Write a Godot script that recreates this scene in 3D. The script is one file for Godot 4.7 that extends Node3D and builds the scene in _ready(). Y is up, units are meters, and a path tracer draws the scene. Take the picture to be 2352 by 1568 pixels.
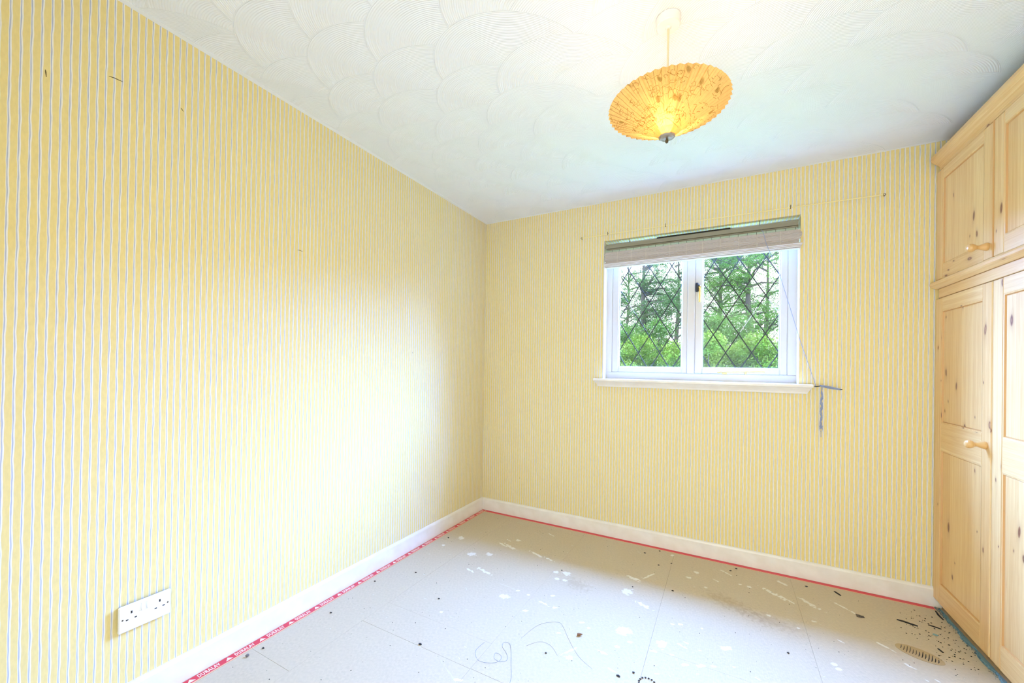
extends Node3D
# A bare box room: striped wallpaper, leaded window, pine wardrobe, paper pendant lamp.
# Origin: back left floor corner; x to the right along the window wall, z towards the viewer.

const CEIL := 2.35
const ROOM_X := 3.30
const ROOM_Z := 3.20
const SK := 0.015            # skirting thickness
const SKH := 0.097
var M := {}
var rng := RandomNumberGenerator.new()
var used := {}

# ------------------------------------------------------------------ mesh helpers
class MB:
	var st := SurfaceTool.new()
	var o := Vector3.ZERO
	var uvs := 1.0
	var uvo := Vector2.ZERO
	var grain := 1
	var col := Color.WHITE
	func _init(origin := Vector3.ZERO):
		o = origin
		st.begin(Mesh.PRIMITIVE_TRIANGLES)
	func uv_of(p: Vector3, n: Vector3) -> Vector2:
		var a := n.abs()
		var ax := 0
		if a.y >= a.x and a.y >= a.z: ax = 1
		elif a.z >= a.x and a.z >= a.y: ax = 2
		var v := p[grain]
		var u := 0.0
		if ax == grain:
			v = p[(grain + 1) % 3]
			u = p[(grain + 2) % 3]
		else:
			u = p[3 - ax - grain]
		return Vector2(u, v) * uvs + uvo
	func vert(p: Vector3, n: Vector3, uv = null):
		st.set_normal(n)
		st.set_uv(uv_of(p, n) if uv == null else uv)
		st.set_color(col)
		st.add_vertex(p - o)
	func tri(a: Vector3, b: Vector3, c: Vector3, n: Vector3, ua = null, ub = null, uc = null):
		if (b - a).cross(c - a).dot(n) > 0.0:
			vert(a, n, ua); vert(c, n, uc); vert(b, n, ub)
		else:
			vert(a, n, ua); vert(b, n, ub); vert(c, n, uc)
	func trin(a: Vector3, b: Vector3, c: Vector3, na: Vector3, nb: Vector3, nc: Vector3, ua = null, ub = null, uc = null):
		if (b - a).cross(c - a).dot(na + nb + nc) > 0.0:
			vert(a, na, ua); vert(c, nc, uc); vert(b, nb, ub)
		else:
			vert(a, na, ua); vert(b, nb, ub); vert(c, nc, uc)
	func quad(a: Vector3, b: Vector3, c: Vector3, d: Vector3, n := Vector3.ZERO):
		if n == Vector3.ZERO:
			n = (b - a).cross(c - a).normalized()
		tri(a, b, c, n); tri(a, c, d, n)
	func box(a: Vector3, b: Vector3, bev := 0.0):
		var lo := Vector3(minf(a.x, b.x), minf(a.y, b.y), minf(a.z, b.z))
		var hi := Vector3(maxf(a.x, b.x), maxf(a.y, b.y), maxf(a.z, b.z))
		var k := minf(bev, minf(hi.x - lo.x, minf(hi.y - lo.y, hi.z - lo.z)) * 0.45)
		for ax in 3:
			var i := (ax + 1) % 3
			var j := (ax + 2) % 3
			for s in 2:
				var n := Vector3.ZERO
				n[ax] = 1.0 if s else -1.0
				var p := []
				for q in [[0, 0], [1, 0], [1, 1], [0, 1]]:
					var v := Vector3.ZERO
					v[ax] = hi[ax] if s else lo[ax]
					v[i] = hi[i] - k if q[0] else lo[i] + k
					v[j] = hi[j] - k if q[1] else lo[j] + k
					p.append(v)
				quad(p[0], p[1], p[2], p[3], n)
		if k <= 0.0: return
		for ax in 3:
			var i := (ax + 1) % 3
			var j := (ax + 2) % 3
			for si in 2:
				for sj in 2:
					var n := Vector3.ZERO
					n[i] = 1.0 if si else -1.0
					n[j] = 1.0 if sj else -1.0
					var e := []
					for t in 2:
						var v := Vector3.ZERO
						v[ax] = hi[ax] - k if t else lo[ax] + k
						v[i] = hi[i] if si else lo[i]
						v[j] = (hi[j] - k) if sj else (lo[j] + k)
						var w := v
						w[i] = (hi[i] - k) if si else (lo[i] + k)
						w[j] = hi[j] if sj else lo[j]
						e.append(v); e.append(w)
					quad(e[0], e[1], e[3], e[2], n.normalized())
		for sx in 2:
			for sy in 2:
				for sz in 2:
					var n := Vector3(1.0 if sx else -1.0, 1.0 if sy else -1.0, 1.0 if sz else -1.0)
					var c := Vector3(hi.x if sx else lo.x, hi.y if sy else lo.y, hi.z if sz else lo.z)
					tri(c - Vector3(0, n.y, n.z) * k, c - Vector3(n.x, 0, n.z) * k, c - Vector3(n.x, n.y, 0) * k, n.normalized())
	func tube(pts: Array, r, sides := 8, caps := true):
		var n := pts.size()
		var prev := Vector3.ZERO
		var rings := []
		for i in n:
			var t: Vector3 = (pts[mini(i + 1, n - 1)] - pts[maxi(i - 1, 0)]).normalized()
			var u := prev
			if u == Vector3.ZERO:
				u = t.cross(Vector3.UP if absf(t.y) < 0.9 else Vector3.RIGHT)
			u = (u - t * u.dot(t)).normalized()
			prev = u
			var v := t.cross(u)
			var rr: float = r[i] if r is Array else r
			var ring := []
			for k in sides:
				var a := TAU * k / sides
				var d := u * cos(a) + v * sin(a)
				ring.append([pts[i] + d * rr, d])
			rings.append(ring)
		for i in n - 1:
			for k in sides:
				var a = rings[i][k]
				var b = rings[i][(k + 1) % sides]
				var c = rings[i + 1][(k + 1) % sides]
				var d = rings[i + 1][k]
				trin(a[0], b[0], c[0], a[1], b[1], c[1])
				trin(a[0], c[0], d[0], a[1], c[1], d[1])
		if caps:
			for e in [0, n - 1]:
				var nn: Vector3 = (pts[0] - pts[1]).normalized() if e == 0 else (pts[n - 1] - pts[n - 2]).normalized()
				for k in sides:
					tri(pts[e], rings[e][k][0], rings[e][(k + 1) % sides][0], nn)
	# profile: array of Vector2(radius, height along axis)
	func lathe(c: Vector3, axis: Vector3, profile: Array, segs := 24):
		axis = axis.normalized()
		var u := axis.cross(Vector3.UP if absf(axis.y) < 0.9 else Vector3.RIGHT).normalized()
		var v := axis.cross(u)
		for i in profile.size() - 1:
			var p: Vector2 = profile[i]
			var q: Vector2 = profile[i + 1]
			var t := q - p
			if t.length() < 1e-7: continue
			for k in segs:
				var a := TAU * k / segs
				var b := TAU * (k + 1) / segs
				var da := u * cos(a) + v * sin(a)
				var db := u * cos(b) + v * sin(b)
				var na := (da * t.y - axis * t.x).normalized()
				var nb := (db * t.y - axis * t.x).normalized()
				var A := c + axis * p.y + da * p.x
				var B := c + axis * p.y + db * p.x
				var C := c + axis * q.y + db * q.x
				var D := c + axis * q.y + da * q.x
				if p.x > 1e-6: trin(A, B, C, na, nb, nb)
				if q.x > 1e-6: trin(A, C, D, na, nb, na)
	# closed convex-ish 2D profile, swept along one axis from a to b; axis 0: (y,z), axis 2: (x,y)
	func prism(prof: Array, ax: int, a: float, b: float):
		var n := prof.size()
		var area := 0.0
		for i in n:
			var p: Vector2 = prof[i]
			var q: Vector2 = prof[(i + 1) % n]
			area += p.x * q.y - q.x * p.y
		for i in n:
			var p: Vector2 = prof[i]
			var q: Vector2 = prof[(i + 1) % n]
			var e := (q - p).normalized()
			var m := Vector2(e.y, -e.x) * signf(area)
			quad(at(p, ax, a), at(q, ax, a), at(q, ax, b), at(p, ax, b), at(m, ax, 0.0))
		var tris := Geometry2D.triangulate_polygon(PackedVector2Array(prof))
		for s in [a, b]:
			var nn := Vector3.ZERO
			nn[ax] = signf(s - (a + b) * 0.5)
			for k in range(0, tris.size(), 3):
				tri(at(prof[tris[k]], ax, s), at(prof[tris[k + 1]], ax, s), at(prof[tris[k + 2]], ax, s), nn)
	func at(p: Vector2, ax: int, s: float) -> Vector3:
		return Vector3(s, p.x, p.y) if ax == 0 else (Vector3(p.x, s, p.y) if ax == 1 else Vector3(p.x, p.y, s))

func numbered(n: String) -> String:
	used[n] = used.get(n, -1) + 1
	return n if used[n] == 0 else "%s_%03d" % [n, used[n]]

func put(called: String, mb, mat: Material, parent: Node = null, uv2 := false) -> MeshInstance3D:
	var mi := MeshInstance3D.new()
	mi.mesh = mb.st.commit() if mb is MB else mb
	mi.material_override = mat
	if parent == null:
		mi.name = numbered(called)
		if mb is MB: mi.position = mb.o
		add_child(mi, true)
	else:
		mi.name = called
		parent.add_child(mi, true)
	return mi

func tag(o: Node, label: String, category: String, group := ""):
	o.set_meta("label", label)
	o.set_meta("category", category)
	if group: o.set_meta("group", group)

func structure(o: Node, label := "", category := ""):
	o.set_meta("kind", "structure")
	if label: o.set_meta("label", label)
	if category: o.set_meta("category", category)

func thing(called: String, where: Vector3, label: String, category: String, group := "") -> Node3D:
	var n := Node3D.new()
	n.name = numbered(called)
	n.position = where
	add_child(n, true)
	tag(n, label, category, group)
	return n

func mat(c: Color, rough := 0.6, metal := 0.0, spec := 0.5) -> StandardMaterial3D:
	var m := StandardMaterial3D.new()
	m.albedo_color = c
	m.roughness = rough
	m.metallic = metal
	m.metallic_specular = spec
	return m

func c8(r: int, g: int, b: int) -> Color:
	return Color8(r, g, b)

# ------------------------------------------------------------------ textures
func tex_from(bytes: PackedByteArray, w: int, h: int, fmt := Image.FORMAT_RGB8) -> ImageTexture:
	return ImageTexture.create_from_image(Image.create_from_data(w, h, false, fmt, bytes))

func wallpaper_texture() -> ImageTexture:
	var w := 1024
	var h := 1024
	var n := 20
	var b := PackedByteArray()
	b.resize(w * h * 3)
	var yel := Vector3(238, 217, 150)
	var whi := Vector3(242, 238, 232)
	var blu := Vector3(180, 185, 204)
	var noise := FastNoiseLite.new()
	noise.seed = 3
	noise.frequency = 0.02
	var ph := []
	for k in n:
		ph.append([rng.randf() * TAU, rng.randf() * TAU, rng.randf() * TAU, rng.randf() * TAU])
	var row := PackedFloat32Array()
	for y in h:
		var s := float(y) / h * TAU
		# stripe positions on this row
		var off := []
		var wid := []
		for k in n:
			var p = ph[k]
			off.append(0.022 * sin(s * 7 + p[0]) + 0.012 * sin(s * 17 + p[1]) + 0.006 * sin(s * 37 + p[2]))
			wid.append(0.115 + 0.022 * sin(s * 13 + p[3]))
		for x in w:
			var t := float(x) / w * n
			var k := int(t) % n
			var f: float = t - int(t) - off[k]
			var c := yel
			var bw: float = wid[k]
			# white ground behind the blue line
			var dw := maxf(0.075 - f, f - (0.15 + bw + 0.14)) # <0 inside white
			var kw := clampf(0.5 - dw / 0.03, 0.0, 1.0)
			c = c.lerp(whi, kw)
			var db := absf(f - (0.14 + bw * 0.5)) - bw * 0.5
			c = c.lerp(blu, clampf(0.5 - db / 0.035, 0.0, 1.0) * 0.9)
			var g := 1.0 + 0.025 * noise.get_noise_2d(x * 2.0, y * 2.0)
			var i := (y * w + x) * 3
			b[i] = int(clampf(c.x * g, 0, 255))
			b[i + 1] = int(clampf(c.y * g, 0, 255))
			b[i + 2] = int(clampf(c.z * g, 0, 255))
	return tex_from(b, w, h)

# combed fan plaster, 4 fans by 6 rows on 1.24 m x 1.11 m
func artex_texture() -> ImageTexture:
	var w := 2048
	var h := 2048
	var a := PackedFloat32Array()
	a.resize(w * h)
	a.fill(0.3)
	var px := 1.24 / w
	var pz := 1.11 / h
	var fans := []
	for r in 6:
		for k in 4:
			fans.append([r, 1.11 - r * 0.185 + rng.randf_range(-0.012, 0.012), k * 0.31 + (0.155 if r % 2 else 0.0) + rng.randf_range(-0.014, 0.014), 0.295 + rng.randf_range(-0.006, 0.01), rng.randf() * TAU, rng.randf_range(0.9, 1.0)])
	# later rows lie over earlier ones; the first rows once more where the tile closes on itself
	for pass_row in [0, 1, 2, 3, 4, 5, 6, 7, 8]:
		for f in fans:
			if f[0] != pass_row % 6: continue
			var zmin: float = f[1] - 0.42 if pass_row < 6 else maxf(f[1] - 0.42, 0.73)
			var R: float = f[3]
			var zc: float = f[1] - R
			var ph: float = f[4]
			var sq: float = f[5]
			var cx := int(f[2] / px)
			var cz := int(zc / pz)
			var rx := int(R / px * 1.2) + 2
			var rz := int(R / pz) + 2
			for j in range(-rz, rz + 1):
				var dz := j * pz
				if zc + dz < zmin: continue
				var yy := posmod(cz + j, h) * w
				for i in range(-rx, rx + 1):
					var q := i * px + 0.18 * dz
					var d2 := q * q / sq + dz * dz
					if d2 > R * R: continue
					var d := sqrt(d2)
					var v := 0.42 + 0.30 * cos((R - d) / 0.0070 * TAU + 0.3 * sin(ph + q * 9.0)) - 0.1 * d / R
					if d > R - 0.003: v = 0.95
					a[yy + posmod(cx + i, w)] = v
	return ImageTexture.create_from_image(Image.create_from_data(w, h, false, Image.FORMAT_RF, a.to_byte_array()))

func pine_texture(sd: int, knots: int) -> ImageTexture:
	var w := 512
	var h := 1024       # 0.6 m across the grain, 1.6 m along it
	var b := PackedByteArray()
	b.resize(w * h * 3)
	var n1 := FastNoiseLite.new()
	n1.seed = sd
	n1.frequency = 1.0
	n1.fractal_octaves = 3
	var r := RandomNumberGenerator.new()
	r.seed = sd
	var kn := []
	for k in knots:
		var small := r.randf() < 0.6
		kn.append([r.randf() * w, r.randf() * h, r.randf_range(2.2, 4.0) if small else r.randf_range(4.5, 8.5), r.randf_range(1.6, 3.4), r.randf_range(-0.5, 0.5), r.randf_range(0.45, 1.0)])
	var tone := []
	for k in 8: tone.append(r.randf_range(-1.0, 1.0))
	var warp := PackedFloat32Array()
	var dark := PackedFloat32Array()
	warp.resize(w * h)
	dark.resize(w * h)
	for k in kn:
		var R := int(k[2] * 6.0)
		var RV := int(k[2] * 16.0)
		for j in range(-RV, RV + 1):
			for i in range(-R, R + 1):
				var dx: float = i - j * k[4] * 0.3
				var dy: float = j / (k[3] * 0.66)
				var d: float = sqrt(dx * dx + dy * dy) / k[2]
				if d > 6.0: continue
				var at := posmod(int(k[1]) + j, h) * w + posmod(int(k[0]) + i, w)
				warp[at] += signf(dx) * exp(-d * 0.9) * k[2] * 0.8
				dark[at] = maxf(dark[at], clampf((1.05 - d) / 0.25, 0.0, 1.0) * (0.72 + 0.28 * sin(d * 8.0 + k[5] * 5.0)) * k[5] + 0.30 * exp(-maxf(d - 1.0, 0.0) * 1.3) * (0.7 if d > 1.0 else 1.0))
	var lite := Vector3(242, 208, 150)
	var late := Vector3(212, 156, 90)
	var knot := Vector3(118, 66, 48)
	for y in h:
		for x in w:
			var at := y * w + x
			var u := (x - warp[at]) / float(w)
			var board := int(floor(u * 6.4 + 8.0)) % 8
			var g := n1.get_noise_2d(u * 34.0 + board * 7.3, y * 0.0016 + board * 3.1)
			var ring := 0.5 + 0.5 * sin(g * 18.0 + u * 70.0)
			var fine := n1.get_noise_2d(u * 260.0, y * 0.012 + 40.0)
			var t := clampf(0.20 + 0.20 * ring * ring + 0.24 * g + 0.045 * fine + 0.15 * tone[board], 0.0, 1.0)
			var c := lite.lerp(late, t)
			c = c.lerp(knot, clampf(dark[at], 0.0, 1.0) * 0.92)
			b[at * 3] = int(c.x)
			b[at * 3 + 1] = int(c.y)
			b[at * 3 + 2] = int(c.z)
	return tex_from(b, w, h)

const SPLATS := [[0.177,0.545,0.026,0.027,-0.412],[0.144,0.696,0.013,0.013,-0.446],[0.372,0.703,0.031,0.029,-0.42],[0.467,0.651,0.024,0.022,-0.435],[0.481,0.417,0.025,0.005,0.366],[0.533,0.383,0.019,0.018,-0.415],[0.48,0.875,0.037,0.007,0.232],[0.548,0.843,0.064,0.012,0.26],[0.916,0.645,0.017,0.015,-0.451],[0.973,0.633,0.027,0.024,-0.415],[0.942,0.711,0.018,0.015,-0.427],[0.989,0.702,0.015,0.013,-0.449],[0.81,0.92,0.012,0.009,-0.444],[0.984,0.875,0.014,0.011,-0.415],[0.872,0.93,0.011,0.009,-0.423],[0.974,0.958,0.036,0.008,0.265],[1.032,0.964,0.015,0.011,-0.449],[0.92,1.054,0.015,0.011,-0.464],[0.773,1.003,0.028,0.021,-0.431],[1.318,0.642,0.036,0.03,-0.427],[1.317,0.496,0.048,0.013,0.454],[1.409,0.726,0.048,0.013,0.384],[1.183,1.007,0.013,0.009,-0.41],[1.225,1.027,0.012,0.009,-0.483],[1.117,1.129,0.012,0.008,-0.444],[1.209,1.245,0.019,0.013,-0.429],[1.2,1.208,0.037,0.006,-1.04],[1.318,1.149,0.03,0.007,0.217],[1.368,1.088,0.016,0.011,-0.421],[1.407,1.032,0.013,0.008,-0.446],[1.368,0.97,0.04,0.029,-0.447],[1.38,1.228,0.02,0.005,0.202],[0.575,1.264,0.012,0.008,-0.444],[0.888,1.559,0.017,0.009,-0.437],[0.688,0.187,0.03,0.006,0.464],[0.468,0.49,0.048,0.009,0.348],[0.526,0.493,0.066,0.013,0.355],[0.717,0.503,0.052,0.011,0.364],[0.821,0.524,0.04,0.009,0.369],[1.337,0.493,0.027,0.007,0.464],[1.388,0.421,0.051,0.007,-1.112],[1.841,0.263,0.008,0.007,-0.405],[1.882,0.265,0.015,0.013,-0.418],[2.046,0.13,0.03,0.011,0.739],[1.988,0.277,0.067,0.012,0.669],[2.039,0.302,0.046,0.01,0.661],[2.143,0.293,0.06,0.014,0.703],[2.289,0.249,0.053,0.008,0.766],[2.135,0.46,0.012,0.01,-0.427],[1.951,0.511,0.014,0.011,-0.448],[1.586,0.796,0.013,0.009,-0.43],[1.555,0.81,0.01,0.007,-0.464],[1.675,0.779,0.009,0.007,-0.391],[1.53,0.975,0.032,0.022,-0.436],[1.595,0.941,0.03,0.006,0.327],[1.617,0.914,0.02,0.006,0.338],[1.769,0.868,0.025,0.017,-0.437],[1.502,1.039,0.017,0.011,-0.437],[1.538,1.009,0.008,0.005,-0.437],[1.576,1.021,0.012,0.007,-0.444],[1.674,0.939,0.008,0.005,-0.437],[1.627,1.056,0.016,0.01,-0.421],[1.683,1.032,0.018,0.012,-0.438],[1.726,1.008,0.014,0.008,-0.448],[1.797,0.974,0.008,0.005,-0.464],[1.875,0.995,0.015,0.005,0.374],[1.538,1.161,0.011,0.006,-0.484],[1.675,1.084,0.007,0.004,-0.432],[2.154,0.758,0.016,0.01,-0.421],[2.164,0.78,0.014,0.009,-0.415],[2.103,0.858,0.006,0.004,-0.464],[2.063,0.555,0.009,0.007,-0.412],[1.586,0.329,0.015,0.014,-0.435],[1.623,0.247,0.017,0.016,-0.424],[1.474,0.09,0.015,0.016,-0.405],[1.674,0.39,0.013,0.011,-0.43],[2.212,0.571,0.027,0.004,0.614],[1.719,0.281,0.022,0.005,0.594],[1.774,0.161,0.04,0.006,0.653],[2.371,0.519,0.028,0.007,0.697],[2.418,0.618,0.021,0.007,0.653],[2.447,0.687,0.008,0.004,0.656],[2.483,0.669,0.009,0.005,0.666]]

# paint drips, specks and stains on the bare boards: colour and, in alpha, how much of the board they cover
func floor_marks() -> ImageTexture:
	var w := 2048
	var h := 2048
	var fx := 2.8
	var fz := 3.2
	var b := PackedByteArray()
	b.resize(w * h * 4)
	var n := FastNoiseLite.new()
	n.seed = 11
	n.frequency = 0.03
	n.fractal_octaves = 4
	var mark := func(x: float, z: float, rx: float, rz: float, ang: float, col: Color, alpha: float, rag: float, soft: float):
		var R := maxf(rx, rz) * 1.7
		var ca := cos(ang)
		var sa := sin(ang)
		for j in range(int((z - R) / fz * h), int((z + R) / fz * h) + 1):
			if j < 0 or j >= h: continue
			for i in range(int((x - R) / fx * w), int((x + R) / fx * w) + 1):
				if i < 0 or i >= w: continue
				var dx := (i + 0.5) / w * fx - x
				var dz := (j + 0.5) / h * fz - z
				var p := (dx * ca + dz * sa) / rx
				var q := (-dx * sa + dz * ca) / rz
				var d := sqrt(p * p + q * q) + rag * n.get_noise_2d(i * 1.6, j * 1.6)
				var k := clampf((1.0 - d) / soft, 0.0, 1.0) * alpha
				if k <= 0.0: continue
				var at := (j * w + i) * 4
				var old := b[at + 3] / 255.0
				var na := k + old * (1.0 - k)
				for c in 3:
					b[at + c] = int(clampf((col[c] * 255.0 * k + b[at + c] * old * (1.0 - k)) / na, 0, 255))
				b[at + 3] = int(na * 255.0)
	# stains that soaked in
	for s in [[1.06, 0.71, 0.09, 0.06, 0.3], [1.80, 0.50, 0.16, 0.07, 0.5], [1.95, 0.56, 0.14, 0.06, 0.2]]:
		mark.call(s[0], s[1], s[2], s[3], s[4], c8(158, 126, 88), 0.26, 0.9, 0.8)
	var r := RandomNumberGenerator.new()
	r.seed = 5
	for k in 150:
		mark.call(r.randf_range(0.06, 2.68), r.randf_range(0.05, 3.1), r.randf_range(0.003, 0.012), r.randf_range(0.002, 0.005), r.randf_range(-0.6, 0.8), c8(226, 219, 204), r.randf_range(0.3, 0.8), 0.9, 0.4)
	for k in 26:
		mark.call(r.randf_range(0.06, 2.68), r.randf_range(0.05, 3.1), r.randf_range(0.03, 0.09), r.randf_range(0.002, 0.004), r.randf_range(0.1, 0.7), c8(222, 214, 198), 0.35, 1.4, 0.6)
	for s in SPLATS:
		var long: bool = s[2] > 3.0 * s[3]
		mark.call(s[0], s[1], s[2], s[3], s[4], c8(240, 236, 226), 0.8, 1.0 if long else 0.7, 0.35)
	for k in 420:
		mark.call(r.randf_range(0.05, 2.68), r.randf_range(0.04, 3.1), r.randf_range(0.0012, 0.0032), r.randf_range(0.001, 0.0022), r.randf_range(0, 3.0), c8(70, 60, 52), r.randf_range(0.5, 1.0), 0.5, 0.6)
	return tex_from(b, w, h, Image.FORMAT_RGBA8)

func board_textures() -> Array:
	# rough face of hardboard: 0.16 m tile; pressed mesh of ribs, mottled fibre
	var w := 512
	var b := PackedByteArray()
	b.resize(w * w * 3)
	var hgt := PackedFloat32Array()
	hgt.resize(w * w)
	var n := FastNoiseLite.new()
	n.seed = 21
	n.frequency = 0.02
	n.fractal_octaves = 4
	for y in w:
		for x in w:
			var sx := 0.5 + 0.5 * sin(x / float(w) * TAU * 44.0 + 0.8 * sin(y / float(w) * TAU * 3.0))
			var sy := 0.5 + 0.5 * sin(y / float(w) * TAU * 40.0)
			# blend noise over the seam so that the tile repeats
			var k := float(x) / w
			var l := float(y) / w
			var v := lerpf(lerpf(n.get_noise_2d(x, y), n.get_noise_2d(x - w, y), k), lerpf(n.get_noise_2d(x, y - w), n.get_noise_2d(x - w, y - w), k), l)
			var f := n.get_noise_2d(x * 9.0, y * 9.0)
			var g := 1.0 + 0.05 * v + 0.035 * f - 0.06 * (1.0 - sx) * (1.0 - 0.5 * sy)
			var i := (y * w + x)
			b[i * 3] = int(clampf(214 * g, 0, 255))
			b[i * 3 + 1] = int(clampf(197 * g, 0, 255))
			b[i * 3 + 2] = int(clampf(168 * g, 0, 255))
			hgt[i] = 0.6 * sx * (0.6 + 0.4 * sy) + 0.08 * f + 0.2
	return [tex_from(b, w, w), ImageTexture.create_from_image(Image.create_from_data(w, w, false, Image.FORMAT_RF, hgt.to_byte_array()))]

# printed paper of the shade: u runs round it, v from hub to rim
func shade_texture() -> ImageTexture:
	var w := 2048
	var h := 512
	var im := Image.create(w, h, false, Image.FORMAT_RGB8)
	var paper := c8(246, 204, 138)
	im.fill(paper)
	var n := FastNoiseLite.new()
	n.seed = 8
	n.frequency = 0.01
	for y in h:
		for x in w:
			var g := 1.0 + 0.05 * n.get_noise_2d(x, y * 2.0)
			im.set_pixel(x, y, Color(paper.r * g, paper.g * g, paper.b * g))
	var r := RandomNumberGenerator.new()
	r.seed = 17
	var dot := func(x: float, y: float, rad: float, col: Color, a: float):
		var sx := rad * 0.67 * h / maxf(y, 90.0)   # keeps round near the hub
		for j in range(int(y - rad), int(y + rad) + 1):
			if j < 0 or j >= h: continue
			for i in range(int(x - sx), int(x + sx) + 1):
				var dx := (i - x) / sx
				var dy := (j - y) / rad
				if dx * dx + dy * dy > 1.0: continue
				var ii := posmod(i, w)
				im.set_pixel(ii, j, im.get_pixel(ii, j).lerp(col, a))
	var ink := c8(136, 102, 42)
	var olive := c8(122, 104, 44)
	# fold lines
	for k in 104:
		var x := (k + 0.5) * w / 104.0
		for y in range(0, h):
			var i := int(x + 1.5 * sin(y * 0.02 + k))
			im.set_pixel(posmod(i, w), y, im.get_pixel(posmod(i, w), y).lerp(c8(120, 72, 26), 0.6 if k % 2 else 0.3))
			if k % 2: im.set_pixel(posmod(i + 1, w), y, im.get_pixel(posmod(i + 1, w), y).lerp(c8(120, 72, 26), 0.45))
	# branches, leaves and petals
	for k in 150:
		var x := r.randf() * w
		var y := r.randf_range(120, h - 10)
		var a := r.randf() * TAU
		var turn := r.randf_range(-0.12, 0.12)
		for s in r.randi_range(22, 70):
			dot.call(x, y, 1.9, ink, 0.5)
			x += cos(a) * 1.7 * h / y
			y += sin(a) * 2.4
			a += turn + r.randf_range(-0.1, 0.1)
			if y < 60 or y > h - 3: break
	for k in 70:
		var x := r.randf() * w
		var y := r.randf_range(150, h - 6)
		var R := r.randf_range(8, 26)
		var a0 := r.randf() * TAU
		for s in 40:
			var a := a0 + s / 40.0 * r.randf_range(3.6, 4.2)
			dot.call(x + cos(a) * R * 0.8 * h / y, y + sin(a) * R, 1.8, ink, 0.5)
	for k in 26:
		var x := r.randf() * w
		var y := r.randf_range(240, h - 4)
		for s in 26:
			dot.call(x, y, 4.0 + 13.0 * sin(s / 26.0 * PI), olive, 0.05)
			x += r.randf_range(-1.5, 2.6)
			y += r.randf_range(-1.0, 4.5)
	# a stretch of lattice
	for c in [300.0, 1350.0]:
		for k in 9:
			for s in 60:
				dot.call(c + k * 24 + s * 1.5, 240 + s * 4.2, 1.1, ink, 0.5)
				dot.call(c + k * 24 + 60 - s * 1.5, 240 + s * 4.2, 1.1, ink, 0.4)
	return ImageTexture.create_from_image(im)

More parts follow.
